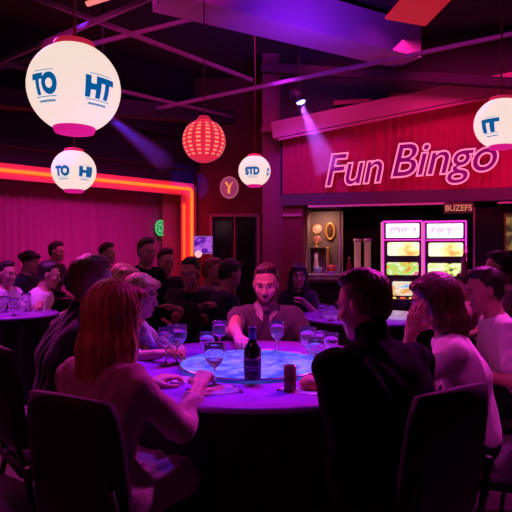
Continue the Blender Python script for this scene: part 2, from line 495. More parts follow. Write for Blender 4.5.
# ------------------------------------------------------------------ the room
M_floor = mat('carpet', (.24,.16,.2), .9, noise=.45, nscale=7, bump=.3)
M_ceil = mat('ceiling_black', (.035,.03,.04), .9, noise=.2, nscale=3)
M_wall = mat('dark_red_wall', (.20,.035,.05), .8, noise=.12, nscale=4)
M_dark = mat('dark_panel', (.03,.022,.032), .6, noise=.2, nscale=5)
M_fascia = mat('plum_fascia', (.028,.014,.034), .8, noise=.15, nscale=3)
M_black = mat('black_metal', (.012,.012,.014), .45)
M_steel = mat('painted_steel', (.22,.12,.18), .5, noise=.1)
M_reveal = mat('painted_reveal', (.80,.30,.22), .6)
M_trim = mat('rose_trim', (.5,.25,.3), .5)

H0 = 4.35
def wallq(name, pts, z0, z1, m, th=.1):
    """vertical wall along plan points, thickness outward (left of travel)"""
    bm = bmesh.new()
    (x0,y0),(x1,y1) = pts
    d = Vector((x1-x0, y1-y0, 0)); n = Vector((-d.y, d.x, 0)).normalized()*th
    c = Vector(((x0+x1)/2, (y0+y1)/2, (z0+z1)/2))+n/2
    M = Matrix.Rotation(math.atan2(d.y, d.x), 3, 'Z')
    box(bm, c, (d.length, th, z1-z0), M)
    return bm
bm = bx((0, 3.5, -.05), (12, 14.5, .1)); structure('floor', bm, M_floor)
bm = bx((0, 3.5, H0+.05), (12, 14.5, .1)); structure('ceiling', bm, M_ceil)
structure('wall_left', wallq('w', ((-4.9,-3.2),(-4.9,5.73)), 0, H0, M_fascia), M_fascia)
structure('wall_right', wallq('w', ((4.8,9.6),(4.8,-3.2)), 0, H0, M_wall), M_wall)
structure('wall_front', wallq('w', ((4.9,-3.2),(-5.0,-3.2)), 0, H0, M_dark), M_dark)
# stage wall runs obliquely; SL(t) walks along it
SA = Vector((-3.37,7.1,0)); SB = Vector((-1.07,9.2,0)); SD = (SB-SA).normalized(); SN = Vector((SD.y,-SD.x,0))   # SN faces the room
def SP(t, z, off=0): return SA+SD*t+SN*off+Vector((0,0,z))
TL = (SB-SA).length
zN = 2.40
# fascia above the opening, post right of it
def splank(name, t0, t1, z0, z1, off0, off1, m, kind=True, parent=None):
    c = SP((t0+t1)/2, (z0+z1)/2, (off0+off1)/2); M = Matrix.Rotation(math.atan2(SD.y, SD.x), 3, 'Z')
    b = bx(c, (t1-t0, abs(off1-off0), z1-z0), M)
    return structure(name, b, m, parent) if kind else obj(name, b, m, parent)
o = splank('wall_stage', -2.2, TL+.02, zN+.06, H0, -.12, 0, M_fascia)
splank('trim_1', -2.2, TL+.06, 2.72, 2.84, 0, .10, M_fascia)
splank('trim_2', -2.2, TL+.06, 3.25, 3.33, 0, .06, M_fascia)
splank('trim_16', -2.2, TL-.0, zN-.11, zN+.10, .001, .03, M_reveal)
splank('trim_17', TL-.26, TL-.0, 0, zN-.11, .001, .03, M_reveal)
splank('trim_3', -2.2, TL-.02, zN+.0, zN+.07, -.55, 0, M_reveal)         # soffit
splank('trim_4', TL-.02, TL+.06, 0, zN+.07, -.55, 0, M_reveal)           # jamb
splank('trim_5', TL-.36, TL-.02, 0, zN, -.42, -.36, M_reveal)             # inner return beside the curtain
splank('wall_back_stage', -2.2, TL+.06, 0, H0, -.72, -.64, M_dark)
# back wall with the double door, plan y = 9.35
BWY = 9.35
structure('wall_back', bx((-.1, BWY+.05+.0, H0/2), (2.2, .1, H0)), M_wall) if False else None
bm = bmesh.new()
dx0, dx1, dzt = -.78, .04, 1.98
box(bm, ((-1.15+dx0)/2, BWY+.05, H0/2), (dx0+1.15, .1, H0)); box(bm, ((dx1+.9)/2, BWY+.05, H0/2), (.9-dx1, .1, H0))
box(bm, ((dx0+dx1)/2, BWY+.05, (dzt+H0)/2), (dx1-dx0, .1, H0-dzt))
structure('wall_back', bm, M_wall)
M_glassdark = mat('dark_door_glass', (.01,.01,.022), .15)
for i, (a, b) in enumerate(((dx0+.03, (dx0+dx1)/2-.005), ((dx0+dx1)/2+.005, dx1-.03))):
    dd = structure('door_%d' % (i+1), bx(((a+b)/2, BWY+.05, dzt/2-.01), (b-a, .04, dzt-.04)), M_dark)
    pane = obj('pane', bx(((a+b)/2, BWY+.026, dzt/2+.05), (b-a-.08, .012, dzt-.3)), M_glassdark, dd)
    hx = b-.04 if i == 0 else a+.04
    obj('handle', tb([(hx,BWY-.02,.9),(hx,BWY-.02,1.2)], .012), M_steel, dd)
bm = bmesh.new(); M_frame = mat('door_frame_paint', (.42,.16,.22), .5)
for x in (dx0, dx1): box(bm, (x, BWY-.01, dzt/2), (.05,.06,dzt))
box(bm, ((dx0+dx1)/2, BWY-.01, dzt), (dx1-dx0+.05,.06,.05)); box(bm, ((dx0+dx1)/2, BWY-.01, dzt/2), (.025,.04,dzt))
structure('trim_6', bm, M_frame)
# pillar and panel between it and the bar
M_pillar = mat('plum_pillar', (.30,.07,.13), .65, noise=.1, nscale=3)
structure('wall_pillar', bx((.265, 8.35, H0/2), (.33,.33,H0)), M_pillar)
bm = bmesh.new(); box(bm, (.265, 8.17, 3.15), (.37,.37,.06)); structure('trim_7', bm, M_pillar)
# header plane over the bar
HA = Vector((.37,8.0,0)); HBt = Vector((3.41,7.2,0)); HD = (HBt-HA).normalized(); HN = Vector((HD.y,-HD.x,0))
HANG = math.atan2(HD.y, HD.x)
def HP_(px, py, off=0.):
    k = (px-256)/F; t = (k*HA.y-HA.x)/(HD.x-k*HD.y)
    p = HA+HD*t; D = p.y
    return p+Vector((0,0,CAMZ-(py-256)/F*D))+HN*off
def ht(px):
    k = (px-256)/F; return (k*HA.y-HA.x)/(HD.x-k*HD.y)
def HQ(t, z, off=0): return HA+HD*t+HN*off+Vector((0,0,z))
def hplank(t0, t1, z0, z1, o0, o1):
    return bx(HQ((t0+t1)/2, (z0+z1)/2, (o0+o1)/2), (t1-t0, abs(o1-o0), z1-z0), Matrix.Rotation(HANG, 3, 'Z'))
T1 = 4.6
zH = 2.17
structure('wall_header', hplank(-.02, T1, zH, H0, -.16, -.04), M_dark)
structure('trim_8', hplank(0, T1, zH-.15, zH+.02, -.25, 0), mat('header_underboard', (.10,.05,.09), .5))     # board under the sign
# red wall panel between pillar and bar opening
structure('wall_bar_panel', hplank(0.02, .32, 0, zH-.15, -.25, -.05), M_wall)
structure('trim_9', hplank(0.02, .30, 1.86, 1.90, -.06, -.02), M_trim)
# pleated header curtain, one draped sheet
def pleats(t0, t1, fz0, fz1, base, amp, per, pt, seg=.018, rows=6):
    bm = bmesh.new(); n = int((t1-t0)/seg); prev = None
    ph = 0
    for i in range(n+1):
        t = t0+(t1-t0)*i/n; ph += seg/per*2*PI*(1+.35*math.sin(t*3.1)+.2*math.sin(t*7.7+1))
        a = amp*(.75+.25*math.sin(t*5+.4))
        o_ = base+a*math.sin(ph)+.3*a*math.sin(2.3*ph+1)
        colv = []
        for j in range(rows+1):
            z = lin(fz0(t), fz1(t), j/rows)
            colv.append(bm.verts.new(pt(t, z, o_*(1 if True else 0))))
        if prev:
            for j in range(rows): bm.faces.new((prev[j], colv[j], colv[j+1], prev[j+1]))
        prev = colv
    return bm
M_hcurt = mat('crimson_drape', (.42,.015,.07), .8, sheen=.3)
cornz = lambda t: CAMZ+ (2.99-CAMZ)+ .14*t      # lower edge of the sloping cornice
bm = pleats(.03, T1-.05, lambda t: zH+.02, lambda t: cornz(t), .0, .026, .1, HQ)
tag(obj('header_drape', bm, M_hcurt, None, None, True), 'crimson pleated drape behind the pink lettering, above the bar opening', 'curtain')
# sloping cornice
M_corn = mat('cornice_paint', (.5,.2,.26), .6)
b_ = beam('trim_10', HQ(-.1, cornz(-.1)+.13, .06), HQ(T1, cornz(T1)+.13, .06), .22, .24, M_corn); b_['kind'] = 'structure'
b_ = beam('trim_11', HQ(-.0, cornz(0)-.02, .14), HQ(T1, cornz(T1)-.02, .14), .04, .03, M_corn); b_['kind'] = 'structure'
# bar recess
structure('wall_bar_back', hplank(-.1, T1+.3, 0, H0, -1.75, -1.65), M_dark)
structure('wall_bar_side', bx(HQ(.12, 1.05, -.95), (.08,1.4,2.1), Matrix.Rotation(HANG, 3, 'Z')), M_dark)
structure('trim_12', hplank(.16, T1, 2.04, 2.08, -1.65, -.28), M_dark)
M_strip = mat('pale_edge_trim', (.75,.5,.55), .4)
structure('trim_13', hplank(ht(308), ht(446), 1.985, 2.012, -.06, .01), M_strip)
structure('trim_14', hplank(ht(498), T1, 1.975, 2.0, -.06, .01), M_strip)
# dark partition right of the machines, with a pale edge post
structure('wall_bar_right', hplank(ht(480), T1, 0, 1.97, -.5, -.38), mat('charcoal_partition', (.04,.03,.035), .7))
structure('trim_15', bx(HQ(ht(477.5), 1.0, -.35), (.03,.03,1.98), Matrix.Rotation(HANG, 3, 'Z')), M_strip)
# baseboards
structure('baseboard_right', bx((4.77, 3, .06), (.03, 10, .12)), M_black)
structure('baseboard_left', bx((-4.87, 1.3, .06), (.03, 8.5, .12)), M_black)

# stage curtain
M_scurt = mat('magenta_stage_drape', (.52,.10,.26), .85, sheen=.3)
bm = pleats(-2.1, TL-.3, lambda t: .03, lambda t: zN+.05, -.5, .022, .13, SP, seg=.02)
tag(obj('stage_curtain', bm, M_scurt, None, None, True), 'tall pink magenta pleated stage curtain inside the orange neon frame', 'curtain')
# neon frame
def emis(name, col, st):
    return mat(name, (0,0,0), .5, emit=col, es=st)
NEON = emis('orange_neon', (1,.035,.004), 7.5); NEON2 = emis('inner_orange_neon', (1,.03,.003), 6)
t = thing('neon_tubing', 'glowing orange red neon tubing framing the stage curtain', 'neon light', SP(TL-.1,0))
def rel(o, t): return [p-t.location for p in o]
bm = bmesh.new(); tube(bm, rel([SP(-2.1,zN,.06), SP(TL-.1,zN,.06), SP(TL-.07,zN-.03,.06), SP(TL-.07,.03,.06)], t), .024, 10)
obj('outer_tube', bm, NEON, t, None, True)
bm = bmesh.new(); tube(bm, rel([SP(TL-.22,zN-.26,.05), SP(TL-.22,.03,.05)], t), .016, 10)
obj('inner_tube', bm, NEON2, t, None, True)
bm = bmesh.new()
for k in range(9): 
    p = SP(-1.9+k*.6, zN+.0, .04)-t.location; box(bm, p, (.03,.03,.05))
obj('tube_clip', bm, M_black, t); t.children[-1]['kind'] = 'stuff'

# ------------------------------------------------------------------ ceiling steel
M_duct = mat('duct_sheet', (.34,.20,.42), .45, noise=.1, nscale=4)
def cb(name, label, a, b, w, h, m=None, cat='beam'):
    o = beam(name, a, b, w, h, m or M_steel); return tag(o, label, cat)
cb('air_duct', 'wide purple lit air duct crossing the ceiling from upper left to right', W(160,-18,5.4), W(408,47,7.1), .45, .42, M_duct, 'duct')
cb('ceiling_rafter', 'long thin rafter running up to the right under the air duct', W(60,129,8.1), W(560,24,5.9), .035, .045)
cb('ceiling_rafter', 'rafter bar crossing above the large lantern, bright violet', W(-10,66,5.7), W(200,-23,4.9), .035, .045)
cb('ceiling_rafter', 'rafter bar from the top left corner down behind the large lantern', W(10,-12,5.0), W(252,80,7.3), .035, .045)
cb('ceiling_rafter', 'violet rafter bar between the large lantern and the wide duct', W(-10,70,5.9), W(300,-8,6.7), .035, .045)
cb('ceiling_rafter', 'pink rafter at the left edge above the stage fascia', W(-20,58,5.6), W(232,117,8.6), .035, .045)
cb('ceiling_rafter', 'broad plum rafter under the ceiling on the left', W(-30,96,5.9), W(230,118,8.7), .22, .2, M_fascia)
cb('ceiling_rafter', 'dark rafter running above the bar drape towards the right', W(262,68,7.6), W(520,84,6.9), .12, .12, M_fascia)
cb('hanging_pipe', 'thin upright pipe hanging down at the right edge beside the lantern', W(507,-40,5.6), W(507,96,5.6), .03, .03, M_steel, 'pipe')
t = thing('ceiling_panel', 'square red lit ceiling panel hanging tilted at the top right', 'ceiling panel', W(418,8,5.2))
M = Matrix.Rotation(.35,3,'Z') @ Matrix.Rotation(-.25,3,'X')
obj('panel', bx((0,0,0), (.48,.42,.03), M, .006), mat('red_glow_panel', (.75,.06,.08), .5, emit=(1,.02,.05), es=.32), t)  # no lamp: red light falling on the panel is put in as emission
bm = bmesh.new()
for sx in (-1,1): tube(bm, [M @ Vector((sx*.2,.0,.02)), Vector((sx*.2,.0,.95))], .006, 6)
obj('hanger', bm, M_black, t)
t = thing('stage_lamp_panel', 'bright pink lamp panel at the very top left of the ceiling', 'ceiling lamp', W(103,-1,5.2))
obj('panel', bx((0,0,0), (.34,.06,.03), Matrix.Rotation(-.3,3,'Y'), .005), mat('pink_lamp', (.8,.3,.3), .4, emit=(1,.25,.2), es=.9), t)
obj('hanger', tb([(0,0,.01),(0,0,.6)], .006), M_black, t)
# small clutter on the ledge above the cornice
M_clut = mat('speaker_grille_red', (.3,.06,.08), .6)
def clut(px, py, w, h, lab, name='wall_speaker', cat='speaker'):
    p = HP_(px, py, .02)
    t = thing(name, lab, cat, p, HANG)
    obj('cabinet', bx((0,0,h/2), (w,.14,h), None, .01), M_black, t)
    obj('grille', bx((0,-.075,h/2), (w*.9,.012,h*.8)), M_clut, t)
clut(352, 106, .55, .07, 'long low black loudspeaker on the cornice left of the letter B')
clut(410, 98, .6, .07, 'long low black loudspeaker on the cornice above the word Bingo')
clut(484, 87, .28, .1, 'short black loudspeaker on the cornice beside the right hand lantern')

# ------------------------------------------------------------------ lettering helpers
def text_mesh(txt, size, ext=.0, off=0., shear=0., bevel=None, res=6):
    cu = bpy.data.curves.new('t', 'FONT'); cu.body = txt; cu.size = size; cu.shear = shear; cu.offset = off
    cu.extrude = ext; cu.align_x = 'CENTER'; cu.resolution_u = res; cu.space_character = 1.0
    if bevel: cu.fill_mode = 'NONE'; cu.bevel_depth = bevel; cu.bevel_resolution = 2
    o = bpy.data.objects.new('t', cu); COL.objects.link(o)
    dg = bpy.context.evaluated_depsgraph_get()
    me = bpy.data.meshes.new_from_object(o.evaluated_get(dg))
    bpy.data.objects.remove(o); bpy.data.curves.remove(cu)
    return me
def fit(me, w, h, cx=True):
    xs = [v.co.x for v in me.vertices]; ys = [v.co.y for v in me.vertices]
    x0, x1, y0, y1 = min(xs), max(xs), min(ys), max(ys)
    for v in me.vertices:
        v.co.x = (v.co.x-(x0+x1)/2)*w/(x1-x0); v.co.y = (v.co.y-(y0+y1)/2)*h/(y1-y0)
PINKN = emis('pink_neon', (1,.17,.36), 1.5); MAGF = mat('magenta_letter_face', (.12,.0,.09), .4, emit=(.6,.0,.42), es=.16)
t = thing('neon_sign', 'pink neon sign reading Fun Bingo in slanted letters on the crimson drape', 'neon sign', HP_(410,168,0))
def neon_word(txt, p0, p1, hpx, cpy, nm):
    a = HP_(p0, cpy[0], .07); b = HP_(p1, cpy[1], .07); c = (a+b)/2
    w = (b-a).length; h = hpx/F*c.y
    x = (b-a).normalized(); y = Vector((0,0,1)); y = (y-x*y.dot(x)).normalized(); z = x.cross(y)
    R = Matrix((x, y, z)).transposed().to_4x4()
    for part, kw, m, dz in (('letter_tubes', dict(bevel=.013), PINKN, .02), ('letter_faces', dict(ext=.008), MAGF, 0)):
        me = text_mesh(txt, 1, shear=.28, off=.018 if part == 'letter_faces' else .018, **kw) if part == 'letter_faces' else text_mesh(txt, .48, shear=.28, off=.009, bevel=.0085)
        zs = [v.co.z for v in me.vertices]
        fit(me, w, h)
        me.transform(Matrix.Translation(c-t.location) @ R @ Matrix.Translation((0,0,dz)))
        link(part, me, m, t, None, part == 'letter_tubes')
neon_word('Fun', 325, 384, 34, (172,167), 'Fun')
neon_word('Bingo', 390, 498, 46, (167.5,159.5), 'Bingo')
for px in (335,372,400,440,480):
    p = HP_(px, 166, .03)-t.location; obj('mounting_bracket', bx(p, (.02,.08,.02), Matrix.Rotation(HANG,3,'Z')), M_black, t)

# ------------------------------------------------------------------ lanterns
M_lant = mat('lantern_paper', (.85,.8,.75), .6, emit=(1.0,.78,.68), es=.92)
M_blue = mat('blue_print', (.01,.12,.38), .5, emit=(.0,.17,.50), es=.55)
M_print = mat('faint_blue_print', (.15,.3,.5), .5, emit=(.25,.42,.62), es=.6)
M_cap = mat('red_lantern_cap', (.6,.03,.1), .45, emit=(.8,.02,.08), es=.5)
M_base = mat('magenta_lantern_base', (.6,.03,.25), .45, emit=(.8,.01,.28), es=.75)
M_cord = mat('hanging_cord', (.25,.05,.08), .6)
def wrap(me, r, lon, lat, dirv, off=.002, width=None):
    """bend a flat lettering mesh (metres) round a sphere of radius r facing dirv, centred at angles lon, lat"""
    d = Vector((dirv.x, dirv.y, 0)).normalized(); rt = Vector((-d.y, d.x, 0))   # seen from outside, right hand
    for v in me.vertices:
        a = lon+v.co.x/r/max(.4, math.cos(lat)); b = lat+v.co.y/r; rr = r+off+v.co.z
        v.co = (d*math.cos(a)+rt*math.sin(a))*math.cos(b)*rr+Vector((0,0,1))*math.sin(b)*rr
def densify(me, L):
    bm = bmesh.new(); bm.from_mesh(me); bmesh.ops.triangulate(bm, faces=bm.faces)
    for _ in range(3):
        es = [e for e in bm.edges if e.calc_length() > L]
        if not es: break
        bmesh.ops.subdivide_edges(bm, edges=es, cuts=1); bmesh.ops.triangulate(bm, faces=bm.faces)
    bm.to_mesh(me); bm.free()
def lantern(px, py, D, rpx, label, words, cordtop=H0, base=True):
    c = W(px, py, D); r = rpx/F*D
    t = thing('round_lantern', label, 'lantern', c, 0, None)
    bm = bmesh.new(); bmesh.ops.create_uvsphere(bm, u_segments=48, v_segments=32, radius=r)
    for v in bm.verts: v.co.z *= .985
    obj('globe', bm, M_lant, t, None, True)
    obj('cap', lathe([(0,r*1.06),(r*.30,r*1.05),(r*.42,r*1.01),(r*.47,r*.87),(r*.46,r*.84),(0,r*.9)]), M_cap, t, None, True)
    obj('base_ring', lathe([(0,-r*1.0),(r*.36,-r*1.0),(r*.42,-r*.985),(r*.46,-r*.88),(r*.45,-r*.86),(0,-r*.9)]), M_base, t, None, True)
    obj('cord', tb([(0,0,r),(0.01,0,(cordtop-c.z+r)/2),(0,0,cordtop-c.z)], .008 if r > .2 else .006, 6), M_cord, t, None, True)
    dv = Vector((-c.x, -c.y, 0))
    for (txt, lon, lat, w, h) in words:
        me = text_mesh(txt, 1, off=.075); fit(me, w*r*1.08, h*r*1.25); densify(me, r*.08); wrap(me, r, lon, lat, dv)
        link('lettering', me, M_blue, t, None, False)
        for (dy, hh, ww) in ((-.20, .022, 1.0), (-.27, .05, .8), (.21, .02, .8)):
            bm = bmesh.new(); box(bm, (0, dy*r*h/.28, 0), (w*r*ww, hh*r, .001)); me = bpy.data.meshes.new('l'); bm.to_mesh(me); bm.free()
            densify(me, r*.08); wrap(me, r, lon, lat, dv); link('printed_line', me, M_print, t, None, False)
    return t
lantern(74.5, 88.5, 2.93, 45, 'largest white lantern, blue letters TO HT, hanging at the upper left', [('TO',-.66,-.18,.56,.36),('HT',.56,-.19,.62,.36)])
lantern(74, 171, 4.9, 21.5, 'smaller white lantern hanging directly below the largest one', [('TO',-.55,-.13,.66,.38),('HI',.56,-.13,.62,.38)])
lantern(254.5, 171, 6.7, 16, 'small white lantern hanging in front of the plum pillar', [('STD',-.15,-.13,.85,.4),('O',1.0,-.13,.3,.4)])
lantern(501, 123.5, 4.3, 25.5, 'white lantern cut by the right edge of the picture, beside the neon sign', [('IT',-.40,-.24,.62,.42)])
# red ribbed lantern
c = W(204, 141, 5.1); r = .203
t = thing('red_lantern', 'round red lantern with glowing ribbed paper panels', 'lantern', c)
M_rp = mat('red_lantern_paper', (.6,.02,.03), .5, emit=(1,.02,.06), es=.75)
bm = bmesh.new(); bmesh.ops.create_uvsphere(bm, u_segments=48, v_segments=40, radius=1)
for v in bm.verts:
    k = 1-.025*(.5+.5*math.cos(v.co.z*PI*11)); v.co = v.co*r*k
obj('paper_globe', bm, M_rp, t, None, True)
M_slot = mat('lit_paper_slot', (.9,.4,.3), .5, emit=(1,.26,.16), es=1.0)
bm = bmesh.new()
for k in range(14):
    lo_ = k*2*PI/14+.05
    for j in range(-4, 5):
        la = j*.19; p = Vector((math.cos(lo_)*math.cos(la), math.sin(lo_)*math.cos(la), math.sin(la)))
        x = Vector((-math.sin(lo_), math.cos(lo_), 0)); z = p.cross(x)*1
        Mx = Matrix((x, p, x.cross(p))).transposed()
        box(bm, p*r*.985, (.042*math.cos(la), .006, .018), Mx)
so = obj('lit_slots', bm, M_slot, t); so['kind'] = 'stuff'
bm = bmesh.new()
for k in range(14):
    lo_ = (k+.5)*2*PI/14+.05
    tube(bm, [Vector((math.cos(lo_)*math.cos(la), math.sin(lo_)*math.cos(la), math.sin(la)))*r*1.0 for la in [-1.4+i*.2 for i in range(15)]], .004, 6)
ro = obj('wire_ribs', bm, mat('pink_wire', (.7,.15,.3), .4, emit=(1,.1,.25), es=.25), t, None, True)
obj('cap', lathe([(0,r+.03),(.05,r+.028),(.07,r-.005),(0,r-.01)]), M_cap, t, None, True)
obj('cord', tb([(0,0,r+.02),(0,0,H0-c.z)], .006, 6), M_cord, t, None, True)

# ------------------------------------------------------------------ small wall signs
p = SP(0,0); 
def on_stage(px, py, off):
    A = SA+SN*off; k = (px-256)/F; tt = (k*A.y-A.x)/(SD.x-k*SD.y); q = A+SD*tt
    return Vector((q.x, q.y, CAMZ-(py-256)/F*q.y))
c = on_stage(160, 228, -.40)
t = thing('oval_sign', 'small oval sign glowing green, hung before the stage curtain', 'sign', c, math.atan2(SD.y, SD.x))
def yscale(bm, sx, sz, y=0):
    for v in bm.verts: v.co = Vector((v.co.x*sx, v.co.z+y, v.co.y*sz))
    return bm
obj('plate', yscale(lathe([(0,.02),(.95,.02),(1,.0),(.95,-.02),(0,-.02)], 28), .095, .125), mat('dark_green_plate', (.02,.2,.08), .5, emit=(.02,.35,.10), es=.5), t, None, True)
obj('rim', tb([(math.cos(a)*.095, -.02, math.sin(a)*.125) for a in [i*2*PI/28 for i in range(28)]], .01, 8, True), emis('green_neon', (.1,.9,.25), .8), t, None, True)
bm = bmesh.new()
for i in range(7):
    a = i*2*PI/7; tube(bm, [(math.cos(a)*.03,-.03,math.sin(a)*.045),(math.cos(a+.5)*.062,-.03,math.sin(a+.5)*.085)], .007, 6)
obj('flower_motif', bm, emis('pale_green_neon', (.3,1,.45), .8), t, None, True)
obj('hanging_wire', tb([(0,0,.12),(0,0,.60)], .003, 5), M_cord, t)
c = Vector(((229.5-256)/F*9.3, 9.26, CAMZ+68/F*9.3))
t = thing('disc_sign', 'oval orange and violet disc sign high on the dark red back wall', 'sign', c)
obj('plate', yscale(lathe([(0,.02),(.95,.02),(1,.0),(.95,-.02),(0,-.02)], 28), .15, .18), mat('violet_plate', (.4,.08,.25), .5, emit=(.6,.08,.25), es=.35), t, None, True)
obj('rim', tb([(math.cos(a)*.15, -.02, math.sin(a)*.18) for a in [i*2*PI/28 for i in range(28)]], .012, 8, True), emis('dim_rose_neon', (.7,.12,.25), .6), t, None, True)
obj('emblem', tb([(-.06,-.04,.09),(-.005,-.04,.0),(.06,-.04,.10),(-.005,-.04,.0),(-.01,-.04,-.10)], .02, 8), emis('amber_neon', (1,.30,.06), 1.0), t, None, True)
# purple screen with round lamp under it
c = Vector(((203-256)/F*8.9, 8.9, CAMZ+11/F*8.9))
t = thing('wall_screen', 'small square violet screen beside the neon frame', 'screen', c, .1)
obj('housing', bx((0,0,0), (.32,.05,.30), None, .01), M_black, t)
def quadmat(name, cols, scale, es):
    m = bpy.data.materials.new(name); m.use_nodes = True; nt = m.node_tree; b = nt.nodes['Principled BSDF']
    tc = nt.nodes.new('ShaderNodeTexCoord'); v = nt.nodes.new('ShaderNodeTexVoronoi'); v.inputs['Scale'].default_value = scale
    mp = nt.nodes.new('ShaderNodeMapping'); mp.inputs['Scale'].default_value = (1,1,1.6)
    n = nt.nodes.new('ShaderNodeTexNoise'); n.inputs['Scale'].default_value = scale*.7
    r = nt.nodes.new('ShaderNodeValToRGB'); r.color_ramp.interpolation = 'EASE'
    el = r.color_ramp.elements
    while len(el) < len(cols): el.new(.5)
    for i, c_ in enumerate(cols): el[i].position = .3+.4*i/(len(cols)-1); el[i].color = (*c_, 1)
    nt.links.new(tc.outputs['Object'], mp.inputs['Vector']); nt.links.new(mp.outputs['Vector'], n.inputs['Vector'])
    nt.links.new(n.outputs['Fac'], r.inputs['Fac']); nt.links.new(r.outputs['Color'], b.inputs['Emission Color'])
    b.inputs['Base Color'].default_value = (.02,.02,.02,1); b.inputs['Emission Strength'].default_value = es; b.inputs['Roughness'].default_value = .2
    return m
obj('display', bx((0,-.028,0), (.28,.008,.26)), quadmat('violet_display', [(.02,.0,.12),(.12,.01,.4),(.5,.1,.75),(.05,.01,.25)], 9, 1.0), t)
obj('bezel', tb([(-.15,-.03,-.14),(.15,-.03,-.14),(.15,-.03,.14),(-.15,-.03,.14)], .007, 6, True), emis('mauve_bezel', (.6,.2,.9), .7), t)
obj('bracket', tb([(0,.02,0),(0,.45,-.02)], .02), M_black, t)
c = Vector(((198-256)/F*8.7, 8.75, CAMZ+2/F*8.7))
bm = bmesh.new(); bmesh.ops.create_uvsphere(bm, u_segments=20, v_segments=12, radius=.06)
t = thing('globe_lamp', 'tiny pale pink globe lamp right under the violet screen', 'lamp', c)
obj('globe', bm, emis('pale_pink_lamp', (1,.5,.6), 1.0), t, None, True)
obj('stand', tb([(0,0,-.05),(0,0,-c.z+.02)], .012), M_black, t); obj('foot', lathe([(0,-c.z+.03),(.12,-c.z+.02),(.12,-c.z),(0,-c.z)]), M_black, t)

# moving head light
c = W(299, 100, 7.3)
t = thing('stage_light', 'blue white moving head stage light under the ceiling left of the sign', 'stage light', c)
aim = (W(338, 190, 7.15)-c).normalized(); q_ = aim.to_track_quat('Z', 'Y').to_matrix()
bm = lathe([(0,-.16),(.06,-.16),(.09,-.06),(.095,.03),(.085,.04),(0,.04)], 24); bm.transform(q_.to_4x4()); obj('lamp_head', bm, M_black, t, None, True)
bm = bmesh.new()
for i in range(12):
    a = i*2*PI/12 if i < 8 else i*PI/2; rr = .062 if i < 8 else .028
    r_ = bmesh.ops.create_uvsphere(bm, u_segments=8, v_segments=6, radius=.013, matrix=(q_.to_4x4() @ Matrix.Translation((math.cos(a)*rr, math.sin(a)*rr, .042))))
lo = obj('led_cluster', bm, emis('blue_white_led', (.22,.2,1), 10), t, None, True)
obj('yoke', tb([(-.11,0,0),(-.11,0,.15),(.11,0,.15),(.11,0,0)], .012, 8), M_black, t)
obj('stem', tb([(0,0,.15),(0,0,H0-c.z)], .015, 8), M_black, t)
c2 = W(103, 112, 6.3)
t = thing('stage_light', 'dark moving head stage light behind the largest lantern throwing a blue beam', 'stage light', c2)
aim2 = (W(172,168,8.4)-c2).normalized(); q2 = aim2.to_track_quat('Z', 'Y').to_matrix()
bm = lathe([(0,-.16),(.06,-.16),(.09,-.06),(.095,.03),(.085,.04),(0,.04)], 24); bm.transform(q2.to_4x4()); obj('lamp_head', bm, M_black, t, None, True)
bm = lathe([(0,.045),(.075,.045),(.075,.041),(0,.041)], 20); bm.transform(q2.to_4x4()); obj('lens', bm, emis('blue_lens', (.15,.1,1), 3), t)
obj('yoke', tb([(-.11,0,0),(-.11,0,.15),(.11,0,.15),(.11,0,0)], .012, 8), M_black, t)
obj('stem', tb([(0,0,.15),(0,0,H0-c2.z)], .015, 8), M_black, t)
# haze that the two beams show up in
def hazecone(src, q_, L, r0, r1, dens, label):
    m = bpy.data.materials.new('haze'); m.use_nodes = True; nt = m.node_tree
    nt.nodes.remove(nt.nodes['Principled BSDF']); v = nt.nodes.new('ShaderNodeVolumeScatter')
    v.inputs['Density'].default_value = dens; v.inputs['Anisotropy'].default_value = .2
    nt.links.new(v.outputs[0], nt.nodes['Material Output'].inputs['Volume'])
    bm = lathe([(0,.06),(r0,.06),(r1,L),(0,L)], 28); bm.transform(Matrix.Translation(src) @ q_.to_4x4())
    o = obj('haze_shaft', bm, m, None, None, True); tag(o, label, 'haze'); o['kind'] = 'stuff'

# ------------------------------------------------------------------ bar furniture
RM = Matrix.Rotation(HANG, 3, 'Z')
def onbar(px, py, off):
    A = HA+HN*off; k = (px-256)/F; tt = (k*A.y-A.x)/(HD.x-k*HD.y); q = A+HD*tt
    return Vector((q.x, q.y, CAMZ-(py-256)/F*q.y))
M_gold = mat('gold', (.8,.5,.15), .35, metal=.6); M_cream = mat('cream_ceramic', (.8,.65,.5), .4)
# display case
c = onbar(323, 275, -.35); cw = .52; chh = 1.0; cd = .45
t = thing('display_case', 'open lit display case with a pale frame at the left end of the bar', 'display case', (c.x, c.y, c.z), HANG)
M_case = mat('taupe_case_back', (.22,.15,.16), .6, noise=.2)
obj('back_panel', bx((0,cd-.01,chh/2), (cw,.02,chh)), M_case, t)
obj('side_panel', bx((-cw/2+.01,cd/2,chh/2), (.02,cd,chh)), M_case, t)
obj('base_shelf', bx((0,cd/2,-.01), (cw+.04,cd,.04)), mat('pale_shelf', (.6,.45,.42), .4), t)
bm = bmesh.new(); tube(bm, [(-cw/2,0,0),(cw/2,0,0),(cw/2,0,chh),(-cw/2,0,chh)], .014, 8, True); obj('frame', bm, M_strip, t, None, True)
obj('shelf', bx((-.12,cd-.1,.42), (.24,.18,.015)), M_case, t)
obj('pedestal', bx((0,cd/2,-.5*c.z-.015), (cw+.04,cd,c.z-.03)), M_dark, t)
case = t
def inb(lx, ly, lz): return Vector((c.x,c.y,c.z))+RM @ Vector((lx,ly,lz))
CASE_L, CASE_T = tuple(inb(0,.08,.93)), tuple(inb(0,.4,.3))
def it(name, label, cat, lx, ly, lz, parts, group=None):
    t = thing(name, label, cat, inb(lx,ly,lz), HANG, group)
    for nm, b, m in parts: obj(nm, b, m, t, None, True)
    return t
